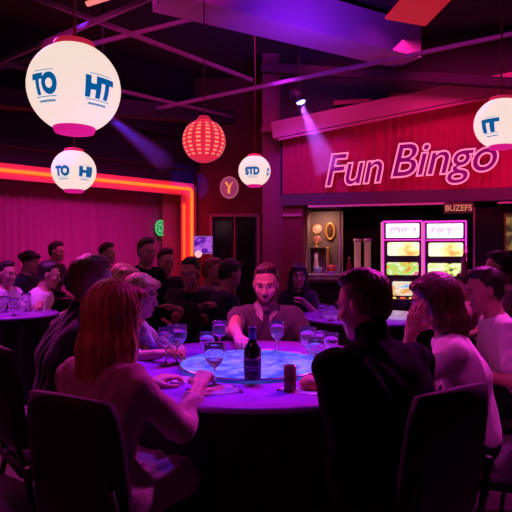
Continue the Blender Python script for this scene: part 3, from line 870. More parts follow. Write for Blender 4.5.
def disc_y(r, n=24): return yscale(lathe([(0,.012),(.9,.012),(1,.0),(.9,-.006),(0,-.006)], n), r, r)
def ring_y(rx, rz, tr, n=28): return tb([(math.cos(a)*rx, 0, math.sin(a)*rz) for a in [i*2*PI/n for i in range(n)]], tr, 8, True)
it('decorative_plate', 'upper round pinkish plate on the back of the display case', 'plate', -.15, cd-.035, .72, [('plate', disc_y(.075), M_cream), ('rim', ring_y(.072,.072,.008), M_gold)])
it('decorative_plate', 'lower rosy plate under the upper plate in the display case', 'plate', -.15, cd-.035, .55, [('plate', disc_y(.06), mat('rose_glaze', (.6,.2,.25), .4)), ('rim', ring_y(.058,.058,.007), M_gold)])
it('gold_wreath', 'oval gold wreath hanging on the back of the display case', 'wreath', .06, cd-.04, .68, [('ring', ring_y(.068,.125,.022), M_gold), ('backing', yscale(lathe([(0,.004),(1,.004),(1,-.004),(0,-.004)], 24), .055, .11), mat('brown_back', (.1,.04,.02), .7))])
it('figurine', 'gold figurine standing on the little shelf in the display case', 'figurine', -.15, cd-.1, .428, [('figure', lathe([(0,0),(.03,0),(.032,.01),(.012,.02),(.018,.04),(.014,.055),(.02,.068),(.012,.085),(0,.09)],16), M_gold)])
it('tall_vase', 'slim gold vase below the wreath in the display case', 'vase', .03, cd-.12, .012, [('vase', lathe([(0,0),(.035,0),(.03,.02),(.02,.1),(.035,.28),(.025,.38),(.04,.42),(.032,.42),(.02,.38),(0,.1)],20), M_gold)])
it('tall_vase', 'cream coloured vase at the left in the display case', 'vase', -.15, cd-.12, .012, [('vase', lathe([(0,0),(.04,0),(.045,.1),(.03,.22),(.035,.32),(.028,.32),(.02,.2),(0,.06)],20), M_cream)])
it('glass_bowl', 'pale blue bowl on the floor of the display case', 'bowl', -.10, .15, .012, [('bowl', lathe([(0,0),(.035,0),(.03,.012),(.065,.06),(.07,.10),(.062,.10),(.055,.06),(0,.02)],24), mat('pale_blue_glaze', (.4,.6,.75), .25))])
it('gift_box', 'red gift box with violet foot in the display case', 'box', .10, .18, .012, [('box', bx((0,0,.09),(.13,.1,.10),None,.008), mat('red_card', (.65,.05,.1), .5)), ('ribbon', bx((0,-.0,.09),(.025,.106,.106)), M_gold), ('foot', bx((0,0,.02),(.15,.11,.035),None,.006), mat('violet_card', (.3,.05,.6), .5))])
# counter along the bar
t = thing('bar_counter', 'dark bar counter running under the display case and the glass tubes', 'counter', HQ(.98,0,.06), HANG)
obj('counter_top', bx((0,-.1,.93), (1.15,.62,.05), None, .01), mat('dark_counter_top', (.10,.07,.09), .25), t)
obj('front_panel', bx((0,-.05,.45), (1.1,.45,.9)), M_dark, t)
# move the case pedestal clear: two tall glass tubes stand on the back bar
c3 = onbar(361, 273, -.45)
t = thing('back_bar_cabinet', 'low dark cabinet behind the counter carrying the two tall tubes', 'cabinet', (c3.x, c3.y, 0), HANG)
obj('body', bx((0,.0,c3.z/2), (.46,.34,c3.z), None, .005), M_dark, t); obj('door', bx((0,-.175,c3.z/2), (.4,.014,c3.z*.8), None, .004), M_black, t)
M_tubeg = mat('amber_tube_glass', (.62,.36,.26), .15, emit=(.8,.35,.2), es=.12)
for px, lab in ((357.5,'left of two tall amber glass tubes on the back bar'),(367.5,'right of two tall amber glass tubes on the back bar')):
    cc = onbar(px, 273, -.45)
    tt = thing('glass_tube', lab, 'glass tube', cc, 0, 'amber tubes on the back bar')
    obj('tube', lathe([(0,0),(.058,0),(.058,.02),(.05,.03),(.05,.44),(.056,.46),(.056,.5),(.045,.5),(.045,.05),(0,.05)], 20), M_tubeg, tt, None, True)
    obj('cap', lathe([(0,.505),(.06,.5),(.06,.47),(.062,.47),(.062,.515),(0,.52)], 20), M_cream, tt, None, True)
cc = onbar(349, 273, -.42)
tt = thing('red_bottle', 'small dark red bottle left of the amber tubes', 'bottle', cc); obj('bottle', lathe([(0,0),(.035,0),(.037,.01),(.037,.13),(.014,.18),(.014,.22),(0,.22)],16), mat('dark_red_glass', (.2,.02,.03), .2), tt, None, True)
obj('cap', lathe([(0,.24),(.016,.24),(.016,.215),(0,.215)],12), M_gold, tt, None, True)

# game machines
def sign_mesh(seed, w, h, y):
    """blurry lettered header: glyph-like strokes"""
    rd = random.Random(seed); bm = bmesh.new(); x = -w/2
    while x < w/2-.02:
        ww = rd.uniform(.028,.05); hh = h*rd.uniform(.35,.5); dz = rd.uniform(-.01,.01)
        pts = [(x+ww*.45+math.cos(a)*ww*.38, y, dz+math.sin(a)*hh) for a in [k*PI/5 for k in range(rd.choice((5,7,9)))]]
        tube(bm, pts, rd.uniform(.004,.008), 6); x += ww
    return bm
M_mag = emis('magenta_edge_light', (1,.03,.6), 1.6); M_white = quadmat('white_pink_header', [(.9,.3,1.0),(1,.75,1),(1,.95,1),(.7,.5,1)], 10, 1.7)
M_o1 = quadmat('orange_white_glass', [(1,.35,.08),(1,.75,.3),(1,.95,.6),(1,.9,.8)], 5, 1.35)
M_o2 = quadmat('rainbow_glass', [(.9,.15,.05),(.8,.65,.1),(.4,.8,.15),(.9,.9,.55),(.9,.15,.3)], 11, 1.0)
M_o3 = quadmat('mixed_glass', [(.2,.5,.9),(.95,.8,.6),(.9,.3,.1),(.5,.9,.3)], 14, 1.0)
M_cab = mat('machine_cabinet', (.05,.015,.07), .35)
def machine(px, w, label, m2):
    c = onbar(px, 256, -.10); zt = CAMZ+36/F*c.y; W_ = w
    t = thing('slot_machine', label, 'slot machine', (c.x, c.y, 0), HANG, 'lit slot machines by the bar')
    obj('cabinet', bx((0,.3,zt/2), (W_,.55,zt), None, .012), M_cab, t)
    ed = bmesh.new()
    for sx in (-1,1): tube(ed, [(sx*(W_/2-.012),.01,.95),(sx*(W_/2-.012),.01,zt-.02)], .010, 8)
    tube(ed, [(-W_/2+.01,.01,zt-.02),(W_/2-.01,.01,zt-.02)], .012, 8)
    tube(ed, [(-W_/2+.03,.005,zt-.28),(W_/2-.03,.005,zt-.28)], .008, 8)
    obj('side_strip', bx((-W_/2-.012,.0,(zt+.9)/2),(.02,.03,zt-.95)), mat('pale_rose_strip',(.6,.3,.35),.4,emit=(1,.45,.5),es=.45), t); obj('edge_light', ed, M_mag, t, None, True)
    h = obj('header_glass', bx((0,.012,zt-.15), (W_-.10,.03,.20), None, .006), M_white, t)
    obj('header_lettering', (lambda b: (b.transform(Matrix.Translation((0,-.008,zt-.15))), b)[1])(sign_mesh(int(px), W_-.16, .10, 0)), mat('mauve_letter', (.5,.2,.8), .4, emit=(.6,.22,1), es=1.1), t)
    obj('upper_screen', bx((.01,.012,zt-.41), (W_-.12,.03,.19), None, .012), M_o1, t)
    obj('middle_screen', bx((0,.012,zt-.69), (W_-.12,.03,.18), None, .012), m2, t)
    obj('lower_screen', bx((.0,-.02,zt-.97), (W_*.5,.03,.20), None, .012), M_o3, t)
    obj('button_deck', bx((0,-.12,.62), (W_-.04,.25,.12), None, .02), M_cab, t)
    for k in range(3): obj('button', lathe([(0,.70),(.03,.70),(.035,.685),(.035,.67),(0,.67)],16), emis('red_button' if k==1 else 'yellow_button', (1,.1,.03) if k==1 else (1,.6,.1), 1.2), t, ((k-1)*.12,-.14,0), True)
    b = bmesh.new(); bmesh.ops.create_uvsphere(b, u_segments=16, v_segments=10, radius=.05)
    obj('round_button', b, emis('red_glow_button', (1,.12,.03), 1.4), t, (0,-.005,.86*0+zt-1.16), True)
    return t
machine(402.5, .555, 'left of the two lit slot machines, nearer the amber tubes', M_o2)
machine(445, .575, 'right of the two lit slot machines, next to the pale post', quadmat('lime_glass', [(.05,.02,.06),(.8,.9,.2),(1,1,.7),(.5,.8,.2)], 12, 1.0))
# small lit sign above
c = onbar(458.5, 208, .03)
t = thing('hanging_sign', 'small amber sign plate above the right slot machine', 'sign', c, HANG)
obj('plate', bx((0,0,0), (.385,.03,.15), None, .006), mat('brown_plate', (.12,.06,.05), .5), t)
me = text_mesh('BUZEFS', 1, ext=.004, off=.02); fit(me, .34, .085); me.transform(Matrix.Translation((0,-.018,-.0)) @ Matrix.Rotation(PI/2, 4, 'X'))
link('lettering', me, mat('amber_letter', (.75,.5,.25), .5, emit=(.6,.45,.15), es=.35), t, None, False)
# framed picture right edge
c = onbar(516, 232, -.34)
t = thing('picture_frame', 'gold framed picture on the charcoal partition at the right edge', 'picture', c, HANG)
bm = bmesh.new(); tube(bm, [(-.14,0,-.26),(.14,0,-.26),(.14,0,.26),(-.14,0,.26)], .018, 6, True); obj('frame', bm, M_gold, t)
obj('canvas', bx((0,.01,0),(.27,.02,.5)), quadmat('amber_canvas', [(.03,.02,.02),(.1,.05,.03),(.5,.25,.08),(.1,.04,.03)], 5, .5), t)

# ------------------------------------------------------------------ tables
M_top = mat('violet_lit_table_top', (.34,.07,.62), .25, coat=.3)  # violet light on the tables is put into this base colour
M_skirt = mat('black_tablecloth', (.008,.008,.012), .85)
def table(x, y, r, label, label2, top_m=M_top):
    t = thing('round_table', label, 'table', (x,y,0))
    obj('tabletop', lathe([(0,.75),(r-.012,.75),(r,.744),(r,.73),(r-.01,.722),(0,.722)], 96), top_m, t, None, True)
    obj('pedestal', lathe([(0,0),(.3,0),(.3,.02),(.06,.05),(.05,.70),(.2,.722),(0,.722)], 32), M_black, t, None, True)
    # cloth skirt with soft folds
    bm = bmesh.new(); n = 192; rows = 10; R_ = []
    for j in range(rows+1):
        u = j/rows; ring = []
        for k in range(n):
            a = 2*PI*k/n; am = .028*u**.8
            rr = r-.004+.012*u+am*math.sin(a*18+math.sin(a*3)*1.5)
            ring.append(bm.verts.new((rr*math.cos(a), rr*math.sin(a), .735-.70*u)))
        R_.append(ring)
    for j in range(rows):
        for k in range(n): bm.faces.new((R_[j][k], R_[j+1][k], R_[j+1][(k+1)%n], R_[j][(k+1)%n]))
    o = obj('tablecloth', bm, M_skirt, None, (x,y,0), True); tag(o, label2, 'tablecloth')
    return t
TC = Vector((0, 2.61, .75))
table(0, 2.61, .75, 'large round table in the foreground with the glass disc and bottle', 'black cloth skirt hanging round the large foreground table')
table(-2.25, 4.95, .42, 'round table at the far left edge lit violet', 'black cloth skirt round the table at the far left')
table(.98, 4.75, .6, 'round table behind the central man, lit violet', 'black cloth skirt round the table behind the central man')
# glass disc
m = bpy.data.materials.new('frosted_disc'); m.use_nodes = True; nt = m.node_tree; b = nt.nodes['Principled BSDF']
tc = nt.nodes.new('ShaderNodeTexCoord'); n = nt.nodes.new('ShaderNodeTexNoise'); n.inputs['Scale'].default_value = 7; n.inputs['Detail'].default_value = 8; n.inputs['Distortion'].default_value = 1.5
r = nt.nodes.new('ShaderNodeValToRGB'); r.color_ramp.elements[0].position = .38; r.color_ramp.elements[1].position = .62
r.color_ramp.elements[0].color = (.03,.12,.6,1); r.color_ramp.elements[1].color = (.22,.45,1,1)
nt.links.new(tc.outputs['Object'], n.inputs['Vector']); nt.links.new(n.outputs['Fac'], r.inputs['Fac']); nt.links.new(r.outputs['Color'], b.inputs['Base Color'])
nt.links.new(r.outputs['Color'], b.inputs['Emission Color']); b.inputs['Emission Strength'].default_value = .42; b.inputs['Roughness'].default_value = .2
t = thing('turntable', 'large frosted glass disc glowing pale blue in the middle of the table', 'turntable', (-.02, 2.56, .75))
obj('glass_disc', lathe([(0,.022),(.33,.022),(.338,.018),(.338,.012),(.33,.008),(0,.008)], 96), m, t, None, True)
obj('rim', tb([(.338*math.cos(i*PI/36), .338*math.sin(i*PI/36), .015) for i in range(72)], .005, 8, True), mat('steel_rim', (.6,.65,.8), .2, metal=1), t, None, True)
obj('bearing', lathe([(0,.009),(.12,.009),(.12,0),(0,0)], 32), M_black, t)
DZ = .772
# glasses
M_glass = mat('clear_glass', (.93,.95,1), .03, trans=.94, ior=1.33)
def wineglass_mesh(h=.2, rb=.037):
    return lathe([(0,0),(.033,0),(.034,.002),(.02,.005),(.0045,.012),(.0038,.05),(.0042,h*.42),(.012,h*.46),(rb*.72,h*.56),(rb*.94,h*.68),(rb,h*.8),(rb*.97,h),(rb*.945,h),(rb*.965,h*.8),(rb*.90,h*.68),(rb*.68,h*.565),(.01,h*.48),(0,h*.475)], 28)
def glass(px, py, D, h, rb, label, wine=None, z=.75):
    """px,py: the foot"""
    p = W(px, py, D); p.z = z
    t = thing('wine_glass', label, 'glass', p, 0)
    obj('glass', wineglass_mesh(h, rb), M_glass, t, None, True)
    if wine:
        obj('wine', lathe([(0,h*.485),(.009,h*.49),(rb*.66,h*.567),(rb*.80,h*.64),(0,h*.64)], 24), wine, t, None, True)
    return t
def tabD(py): return (CAMZ-.75)*F/(py-256)
def g_at(px, foot, top, rpx, label, wine=None, z=.75):
    D = (CAMZ-z)*F/(foot-256); return glass(px, foot, D, (foot-top)/F*D*1.0, rpx/F*D, label, wine, z)
M_pale = mat('pale_wine', (.95,.85,.9), .05, trans=.9, ior=1.33)
g_at(177, 364, 325, 10, 'wine glass beside the lilac sleeved woman, at the left of the table', M_pale)
g_at(166, 366, 328, 8, 'wine glass at the far left of the table beside another glass')
g_at(207, 367, 332, 7.5, 'wine glass standing at the back edge of the glass disc, left of centre')
g_at(220, 352, 321, 8, 'wine glass nearest the central man, by his left forearm', None)
g_at(214.5, 386, 344, 10.5, 'tallest looking wine glass in front of the glass disc, near the blonde woman', M_pale)
g_at(277, 356, 321, 7.5, 'wine glass in front of the central man to the right of the bottle', M_pale)
g_at(308, 366, 327, 8, 'wine glass at the right side of the table, furthest left of its cluster')
g_at(319, 358, 331, 8, 'wine glass at the right side of the table behind its neighbours')
g_at(316, 374, 339, 8, 'front wine glass of the cluster at the right of the table', M_pale)
g_at(331, 366, 333, 7.5, 'wine glass of the right cluster closest to the dark jacketed man')
# glasses on the back tables
for i, (px, ft, tp, lab) in enumerate(((322,318,304,'small stemmed glass on the rear table left of the dark jacketed man'),(331,321,305,'small stemmed glass on the rear table nearest the dark jacketed man'),(5,312,296,'stemmed glass at the left edge on the far left table'),(14,316,298,'stemmed glass in the middle of the far left table'),(26,311,293,'stemmed glass on the far left table beside the white shirt'))):
    g_at(px, ft, tp, 4.5, lab)
# bottle
p = W(252.5, 381, 0); D = (CAMZ-DZ)*F/(379-256); p = W(252.5, 379, D); p.z = DZ
t = thing('wine_bottle', 'dark glass bottle with a wrapped neck standing on the glass disc', 'bottle', p)
obj('bottle', lathe([(0,.004),(.028,0),(.0345,.004),(.0355,.012),(.0355,.112),(.033,.128),(.02,.147),(.0145,.16),(.0135,.195),(.0155,.198),(.0155,.208),(.012,.21),(0,.21)], 36), mat('dark_bottle_glass', (.006,.008,.02), .08, coat=.5), t, None, True)
obj('label', lathe([(.0358,.035),(.0362,.035),(.0362,.095),(.0358,.095)], 36), mat('navy_label', (.03,.03,.12), .4), t, None, True)
bm = bmesh.new()
for z_, a0, a1 in ((.085,-2.3,-.9),(.055,-2.4,-.8),(.045,-2.2,-1.1)):
    tube(bm, [(.0365*math.cos(a0+(a1-a0)*i/10), .0365*math.sin(a0+(a1-a0)*i/10), z_) for i in range(11)], .0016, 6)
obj('label_print', bm, mat('silver_print', (.5,.5,.75), .3), t)
obj('neck_foil', lathe([(.0147,.162),(.0150,.162),(.0142,.196),(.0165,.2),(.0165,.212),(0,.214)], 24), mat('blue_foil', (.06,.06,.25), .3, metal=.5), t, None, True)
# tumbler / candle
D = tabD(391); p = W(290, 391, D); p.z = .7515
t = thing('brown_tumbler', 'small straight brown drinking glass in front of the glass disc', 'tumbler', p)
obj('glass', lathe([(0,0),(.022,0),(.024,.003),(.025,.098),(.023,.098),(.022,.01),(0,.008)], 28), mat('brown_glass', (.30,.09,.08), .15, trans=.35), t, None, True)
obj('drink', lathe([(0,.009),(.021,.011),(.022,.08),(0,.08)], 24), mat('brown_drink', (.12,.03,.03), .2), t, None, True)
# bun on its napkin
M_bun = mat('toasted_bun', (.6,.22,.1), .5, noise=.2, nscale=30, bump=.2)
D = tabD(389); p = W(311, 389, D); p.z = .7525
t = thing('bread_roll', 'round reddish bread roll on the napkin by the dark jacketed man', 'bread roll', p)
obj('roll', lathe([(0,0),(.035,0),(.046,.012),(.046,.024),(.036,.04),(.018,.049),(0,.051)], 28), M_bun, t, None, True)
# papers
M_paper = mat('white_paper', (.95,.88,.9), .7)
def paper(px, py, w, h, rz, label, name='menu_sheet', cat='paper', z=.7512):
    D = tabD(py); p = W(px, py, D); p.z = z
    bm = bmesh.new(); nx, ny = 8, 6; g = [[bm.verts.new(((i/nx-.5)*w, (j/ny-.5)*h, .0012*math.sin(i*.9)*math.sin(j)+.0012)) for j in range(ny+1)] for i in range(nx+1)]
    for i in range(nx):
        for j in range(ny): bm.faces.new((g[i][j], g[i+1][j], g[i+1][j+1], g[i][j+1]))
    bmesh.ops.solidify(bm, geom=bm.faces[:], thickness=.0012)
    o = obj(name, bm, M_paper, None, p, True); o.rotation_euler = (0,0,rz); tag(o, label, cat)
paper(214, 391, .20, .13, .35, 'white sheet under the hand of the blonde woman')
paper(182, 380, .10, .12, .2, 'small white card on the table left of the hand')
paper(302, 391, .18, .09, -.5, 'white napkin under the bread roll', 'napkin', 'napkin')
paper(288, 353, .16, .06, -.1, 'folded white napkin in front of the central man, right', 'napkin', 'napkin')
paper(266, 350, .10, .05, .1, 'white napkin just behind the bottle', 'napkin', 'napkin')
paper(170, 352, .12, .08, .3, 'white sheet in front of the lilac sleeved woman')

# ------------------------------------------------------------------ the people
C_ = lambda n, c, **k: mat(n, c, .85, noise=.12, nscale=50, sheen=.15, **k)
DRESS = C_('dusty_rose_dress_cloth', (.46,.30,.38), bump=.25); LILAC = C_('lilac_cloth', (.75,.6,.8)); JACK = mat('near_black_jacket', (.005,.005,.010), .95, spec=.1)
WHITE = C_('white_shirt_cloth', (.88,.82,.86)); NAVY = C_('navy_cloth', (.014,.017,.05)); BLK = C_('black_tee_cloth', (.012,.012,.016))
PLUM = C_('dark_plum_shirt', (.10,.07,.11)); PINKC = C_('pink_cloth', (.6,.2,.35)); GREY = C_('grey_cloth', (.2,.18,.22)); CREAM = C_('cream_collar', (.6,.52,.6))
def tp(px, py, z=.785):
    D = (CAMZ-z)*F/(py-256); p = W(px, py, D); p.z = z; return p
w1 = person('blonde woman with long hair in a dusty rose dress, seated with her back to us', W(116,317,1.80), 58, hyaw=-4, pitch=-6, hb=.06, hz=.49, vx=.006, sw=.158, bulk=.9, s=.91,
       shirt=DRESS, dress=True, hair='long', hm=HBL, hairlen=.52, armR=W(199,386,2.02), armL=W(150,384,2.15), knee=.44, lapdrop=.0, elbR=(.35,.1,-1), curlR=(.8,.9), face=True)
m6 = person('man in a black jacket at the front right, his profile turned left', W(363,306,1.98), 112, hyaw=32, pitch=-16, hb=.15, hz=.50, vx=.006, sw=.19, bulk=1.12,
       shirt=JACK, neck=.075, hair='short', hm=HBR, armL=W(332,452,1.93), armR=tp(352,388,.80), elbL=(-.15,-.7,-.7), face=True)
w7 = person('woman with chin length dark hair and a white top, resting her face on her hand', W(434,302,2.42), 162, hyaw=6, pitch=-14, hb=.17, hz=.50, vx=.007, sw=.155, bulk=.92,
       shirt=WHITE, sleeve='elbow', hair='bob', hm=HBR, armL=W(411,334,2.30), armR=W(400,362,2.55), elbL=(-.2,.5,-1), nL=(.4,-.2,.3), face=True, curlL=(.2,.3))
c5 = person('bearded man in a dark plum shirt facing us across the table', W(266,285,3.50), 270, hyaw=-6, pitch=-12, hb=.14, hz=.50, vx=.006, sw=.19, bulk=1.05, s=1.0,
       shirt=PLUM, sleeve='elbow', hair='short', hm=HBR, beard=HBR, collar=CREAM, armR=tp(240,349,.79), armL=None, face=True, elbR=(.9,-.2,-.6), elbL=(-.9,-.2,-.6), skin=mat('warm_skin',(.66,.38,.29),.5))
m2 = person('man with cropped auburn hair in a navy jacket, behind the blonde woman', W(93,284,2.62), 38, hyaw=0, pitch=-8, hb=.16, hz=.50, vx=.008, sw=.18, bulk=1.05,
       shirt=NAVY, neck=.04, hair='short', hm=HR, armR=W(140,372,2.75), face=False, s=1.0)
w3 = person('fair haired woman in a lilac top leaning over the left side of the table', W(141,296,3.15), 352, hyaw=-6, pitch=-14, hb=.22, hz=.50, vx=.008, sw=.15, bulk=.9,
       shirt=LILAC, sleeve='elbow', hair='long', hm=HBL, hairlen=.22, armR=tp(160,354,.79), armL=tp(176,348,.79), face=True)
p4 = person('blonde person mostly hidden beyond the fair haired woman in lilac', W(124,283,3.65), 330, pitch=-8, hb=.16, hz=.50, vx=.010, sw=.15, bulk=.9, shirt=PINKC, hair='bob', hm=HBL)
p8 = person('person with short dark hair in a white shirt behind the woman in the white top', W(484,291,3.05), 172, hyaw=8, pitch=-14, hb=.17, hz=.50, vx=.008, sw=.17, shirt=WHITE, sleeve='short', hair='short', hm=HB, face=True)
p9 = person('person in pink standing with a raised hand beside the right slot machine', W(468,284,5.0), 150, pitch=-5, hb=.05, hz=.55, vx=.010, sw=.15, bulk=.9, shirt=PINKC, sleeve='short', hair='tail', hm=HBR, armR=W(464,262,4.9), elbR=(.6,.3,-1), nR=(0,-1,0), curlR=(.1,.15))
p10 = person('person with dark hair at the right edge behind the white shirts', W(498,268,4.3), 160, pitch=-8, hb=.12, hz=.52, vx=.010, shirt=PINKC, hair='short', hm=HB)
p11 = person('dark haired woman in black seated right behind the central man', W(298,276,5.3), 268, hyaw=6, pitch=-5, hb=.08, hz=.52, vx=.009, sw=.15, bulk=.92, shirt=BLK, sleeve='elbow', hair='long', hm=HB, face=True, armL=W(306,304,5.1), armR=W(288,312,5.1))
p12 = person('man in a black tee with folded arms, left of the central man', W(190,273,4.5), 262, hyaw=-5, pitch=-12, hb=.06, hz=.52, vx=.008, sw=.185, bulk=1.08, shirt=BLK, sleeve='short', hair='short', hm=HB, armL=W(178,309,4.28), armR=W(200,307,4.28), elbL=(-.9,-.2,-.5), elbR=(.9,-.2,-.5), face=True)
p13 = person('dark haired person in grey turned aside between the folded arms man and the navy back', W(213,272,5.1), 340, pitch=-6, hb=.1, hz=.52, vx=.010, shirt=GREY, hair='short', hm=HR, face=True)
p14 = person('person in a navy shirt bending forward just left of the central man', W(230,275,4.5), 30, hyaw=0, pitch=-25, hb=.12, hz=.52, vx=.009, sw=.185, bulk=1.08, shirt=NAVY, hair='short', hm=HB)
p15 = person('tall man in a dark suit standing before the stage curtain', W(147,252,4.9), 320, hyaw=-10, pitch=-8, hb=.04, stand=True, vx=.009, sw=.19, bulk=1.05, s=.93, shirt=JACK, hair='short', hm=HB, face=True)
p16 = person('dark haired person in black just right of the standing suited man', W(166,262,5.2), 300, pitch=-10, hb=.06, hz=.52, vx=.010, shirt=BLK, hair='short', hm=HB, face=True)
p17 = person('dark haired person alone before the middle of the stage curtain', W(108,254,6.3), 340, pitch=-4, hb=.06, hz=.52, vx=.010, shirt=BLK, hair='short', hm=HB, face=True)
p18 = person('dark haired person turned right, tallest of the group at the far left table', W(57,252,6.75), 345, pitch=-10, hb=.06, hz=.52, vx=.010, shirt=BLK, hair='short', hm=HB, face=True)
p19 = person('person with tied back dark hair leaning over the far left table', W(30,262,6.15), 350, pitch=-16, hb=.16, hz=.52, vx=.010, sw=.15, shirt=NAVY, hair='bun', hm=HB, face=True)
p20 = person('dark haired person in a white shirt behind the far left table', W(49,275,5.7), 10, pitch=-14, hb=.14, hz=.52, vx=.009, bulk=1.1, s=1.08, shirt=WHITE, sleeve='elbow', hair='short', hm=HB, armL=W(38,306,5.25))
p21 = person('person with a pink lit face cut by the left edge of the picture', W(7,274,5.5), 335, pitch=-6, hb=.06, hz=.52, vx=.010, shirt=LILAC, hair='short', hm=HB, face=True)

# ------------------------------------------------------------------ chairs
M_uph = mat('black_upholstery', (.010,.010,.013), .7, noise=.2, nscale=40)
def chair_proto(h):
    t = thing('banquet_chair', 'x', 'chair', (0,0,0))
    bm = bmesh.new(); box(bm, (0,0,h-.035), (.42,.44,.07), None, .02); obj('seat', bm, M_uph, t, None, True)
    bm = bmesh.new(); rows = 9; cols = 9; A = []; B = []
    for j in range(rows+1):
        v = j/rows; z = h+.06+v*.44; wd = .19*(1-.12*(2*v-1)**4-.05*v)
        ra = []; rb = []
        for i in range(cols+1):
            u = i/cols*2-1; cv = .045*(u*u); ed = (1-abs(u)**6)*(1-abs(2*v-1)**8)
            y = -.235-.06*v+cv; zz = z-.02*u*u*v
            ra.append(bm.verts.new((u*wd, y+.012+.014*ed, zz))); rb.append(bm.verts.new((u*wd, y-.012-.010*ed, zz)))
        A.append(ra); B.append(rb)
    for j in range(rows):
        for i in range(cols):
            bm.faces.new((A[j][i], A[j+1][i], A[j+1][i+1], A[j][i+1])); bm.faces.new((B[j][i], B[j][i+1], B[j+1][i+1], B[j+1][i]))
    for j in range(rows):
        bm.faces.new((A[j][0], B[j][0], B[j+1][0], A[j+1][0])); bm.faces.new((A[j][cols], A[j+1][cols], B[j+1][cols], B[j][cols]))
    for i in range(cols):
        bm.faces.new((A[0][i], A[0][i+1], B[0][i+1], B[0][i])); bm.faces.new((A[rows][i], B[rows][i], B[rows][i+1], A[rows][i+1]))
    obj('backrest', bm, M_uph, t, None, True)
    for sx in (-1,1):
        obj('leg', tb([(sx*.19,.18,h-.06),(sx*.205,.21,0)], [.014,.011], 8), M_black, t, None, True)
        obj('leg', tb([(sx*.19,-.19,h-.06),(sx*.205,-.25,0)], [.014,.011], 8), M_black, t, None, True)
        obj('back_post', tb([(sx*.19,-.19,h-.06),(sx*.175,-.23,h+.08),(sx*.165,-.262,h+.25)], .012, 8), M_black, t, None, True)
    obj('stretcher', tb([(-.196,-.21,h*.5),(.196,-.21,h*.5)], .009, 8), M_black, t, None, True)
    return t
cl = {id(w1): ('black upholstered chair under the blonde woman in the rose dress', (-.415,1.765), 62),
      id(m6): ('black upholstered chair under the man in the black jacket', (.44,1.80), 124),
      id(w7): ('black chair under the woman in the white top', None, None), id(c5): ('black chair under the bearded man', None, None),
      id(m2): ('black chair under the man in the navy jacket', None, None), id(w3): ('black chair under the woman in lilac', None, None),
      id(p4): ('black chair under the blonde person beyond the lilac top', None, None), id(p8): ('black chair under the person in the white shirt behind the woman', None, None),
      id(p9): ('black chair under the person with the raised hand', None, None), id(p10): ('black chair under the person at the right edge', None, None),
      id(p11): ('black chair under the dark haired woman in black', None, None), id(p12): ('black chair under the man with folded arms', None, None),
      id(p13): ('black chair under the person in grey turned aside', None, None), id(p14): ('black chair under the bending person in navy', None, None),
      id(p16): ('black chair under the person right of the suited man', None, None), id(p17): ('black chair under the person before the middle of the curtain', None, None),
      id(p18): ('black chair under the tallest seated person at the far left table', None, None), id(p19): ('black chair under the person with tied back hair', None, None),
      id(p20): ('black chair under the white shirted person at the far left table', None, None), id(p21): ('black chair under the person at the left edge', None, None)}
protos = {}
GRP = 'black banquet chairs round the tables'
for rt, root, rz, hz, st in PEOPLE:
    if st: continue
    lab, xy, yw = cl[id(rt)]
    h = round(max(.38, hz-.105), 2)
    loc = (root.x, root.y, 0) if xy is None else (xy[0], xy[1], 0)
    r_ = rz if yw is None else math.radians(yw)-PI/2
    if h in protos: dup(protos[h], loc, r_, lab, GRP)
    else:
        ch = chair_proto(h); ch.location = loc; ch.rotation_euler = (0,0,r_); ch['label'] = lab; ch['group'] = GRP; protos[h] = ch
p0 = list(protos.values())[0]
dup(p0, (-.98,1.92,0), math.radians(55)-PI/2, 'empty black chair at the left edge in the foreground', GRP)
dup(p0, (1.36,2.36,0), math.radians(175)-PI/2, 'empty black chair at the right edge beside the woman in the white top', GRP)

# ------------------------------------------------------------------ light
def area(name, loc, target, size, power, col, spread=180, sy=None):
    l = bpy.data.lights.new(name, 'AREA'); l.energy = power; l.color = col; l.size = size; l.spread = math.radians(spread)
    if sy: l.shape = 'RECTANGLE'; l.size_y = sy
    o = bpy.data.objects.new(name, l); COL.objects.link(o); o.location = loc
    o.rotation_euler = (Vector(target)-Vector(loc)).to_track_quat('-Z', 'Y').to_euler(); return o
def spot(name, loc, target, power, col, ang, blend=.4, rad=.06):
    l = bpy.data.lights.new(name, 'SPOT'); l.energy = power; l.color = col; l.spot_size = math.radians(ang); l.spot_blend = blend; l.shadow_soft_size = rad
    o = bpy.data.objects.new(name, l); COL.objects.link(o); o.location = loc
    o.rotation_euler = (Vector(target)-Vector(loc)).to_track_quat('-Z', 'Y').to_euler(); return o
VIO = (.22,.05,1.0); MAG = (1,.03,.55); PUR = (.55,.04,1.0); RED = (1,.03,.12); BLU = (.06,.05,1)
spot('table_spot', (-.15,3.1,4.1), (-.08,2.6,.75), 640, (.14,.02,1), 24.5, .35, .12)
spot('table_pink_spot', (1.9,4.6,4.0), (.36,2.4,.8), 520, (1,.01,.7), 30, .7, .12)
spot('rim_left', (-2.6,5.4,3.9), (-.6,2.4,1.1), 560, (1,.03,.6), 42, .6, .15)
spot('rim_right', (2.9,4.3,3.9), (1.1,2.7,1.0), 520, (1,.05,.75), 34, .7, .15)
spot('side_right', (1.9,1.2,4.1), (1.1,2.6,1.0), 130, (.9,.03,.6), 34, .7, .2)
spot('centre_face', (-.6,1.7,3.6), (.05,3.45,1.05), 420, (1,.05,.42), 20, .6, .12)
spot('front_soft', (-2.2,-.3,3.9), (-.6,1.75,.9), 55, (1,.04,.25), 26, .8, .3)
spot('lilac_fill', (.3,4.4,4.0), (-.62,3.2,1.0), 260, (.6,.05,1), 18, .6, .1)  # unseen spot added to brighten the woman in lilac
spot('floor_left', (-3.6,4.4,4.0), (-1.6,2.9,0), 260, (1,.06,.55), 36, .5, .1)
spot('far_table_spot', (-2.3,4.4,4.1), (-2.25,5.0,.8), 520, (.75,.04,1), 42, .6, .1)
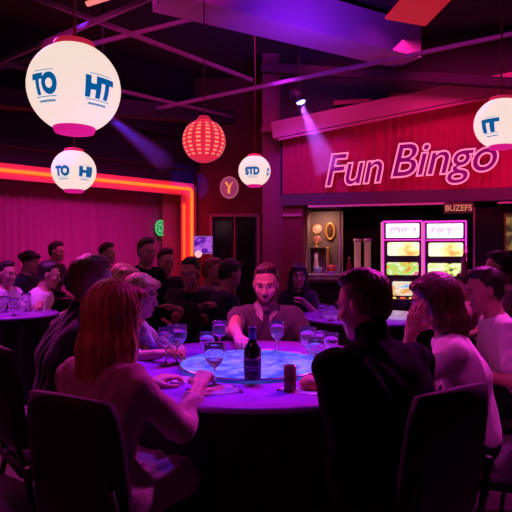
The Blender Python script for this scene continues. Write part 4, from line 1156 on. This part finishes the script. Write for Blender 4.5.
spot('rear_table_spot', (.7,4.3,4.1), (.8,4.7,.75), 380, (.45,.02,1), 30, .6, .1)
spot('group_spot', (-.6,3.2,4.1), (-.7,4.8,1.1), 40, (.95,.04,.55), 40, .7, .15)
spot('raised_hand_fill', (1.2,4.2,4.1), (1.95,5.0,1.2), 320, (1,.05,.6), 30, .7, .15)  # added without a fixture, lifts the person with the raised hand
area('stage_wash', SP(1.0,2.85,1.7), SP(1.0,1.1,-.5), 2.8, 14, (.9,.03,.62), 75, .3)
area('header_wash', HQ(2.6,2.15,.75), HQ(2.4,2.75,0), 3.4, 12, (1,.02,.2), 150, .1)
spot('header_violet', tuple(HQ(.2,3.7,1.6)), tuple(HQ(.45,2.5,0)), 120, (.5,.02,1), 50, .8, .1)
area('back_room', (-.8,6.6,4.1), (-.4,7.2,0), 2.2, 34, (.9,.03,.45), 130)
area('back_room_right', (2.2,5.6,4.1), (2.2,5.8,0), 1.6, 22, (.8,.03,.7), 130)
area('ceiling_violet', (.7,4.9,2.9), (.55,6.1,4.0), .6, 13, (.30,.02,1), 80)
area('ceiling_pink', (-1.6,5.4,3.1), (-1.0,6.6,4.3), 1.0, 3, (.9,.03,.5), 130)
area('cornice_pink', tuple(HQ(2.3,3.9,.9)), tuple(HQ(2.3,3.2,0)), 3.6, 15, (1,.02,.3), 120, .2)
spot('fascia_blue', (-1.7,5.2,3.6), tuple(SP(2.0,3.0)), 12, (.2,.03,1), 50, .8)
area('case_lamp', CASE_L, CASE_T, .2, 3.2, (1,.5,.35), 170)
# beams
spot('beam_blue', tuple(c2+aim2*.07), tuple(c2+aim2*2), 700, (.05,.03,1), 10, .3, .03)
cB = W(299,100,7.3); spot('beam_violet', tuple(cB+aim*.07), tuple(cB+aim*2), 420, (.45,.08,1), 24, .3, .03)
hazecone(c2, q2, 1.9, .05, .17, .5, 'shaft of blue haze falling right from behind the largest lantern')
hazecone(cB, q_, 1.05, .06, .21, .5, 'shaft of violet haze falling from the blue stage light')
# world: very dim
w = bpy.data.worlds.new('w'); S.world = w; w.use_nodes = True
w.node_tree.nodes['Background'].inputs['Color'].default_value = (.02,.006,.03,1); w.node_tree.nodes['Background'].inputs['Strength'].default_value = 1.0

# ------------------------------------------------------------------ camera
cam = bpy.data.cameras.new('camera'); co_ = bpy.data.objects.new('camera', cam); COL.objects.link(co_)
cam.sensor_width = 36; cam.lens = F/512*36; cam.clip_start = .05
co_.location = (0,0,CAMZ); co_.rotation_euler = (PI/2,0,0); S.camera = co_
S.view_settings.view_transform = 'Standard'; S.view_settings.look = 'None'; S.view_settings.gamma = 1; S.view_settings.exposure = 0
S.view_settings.use_curve_mapping = False
S.cycles.use_denoising = True; S.cycles.max_bounces = 8; S.cycles.sample_clamp_indirect = 4
for o in S.objects:
    if 'seat' in o.keys(): del o['seat']
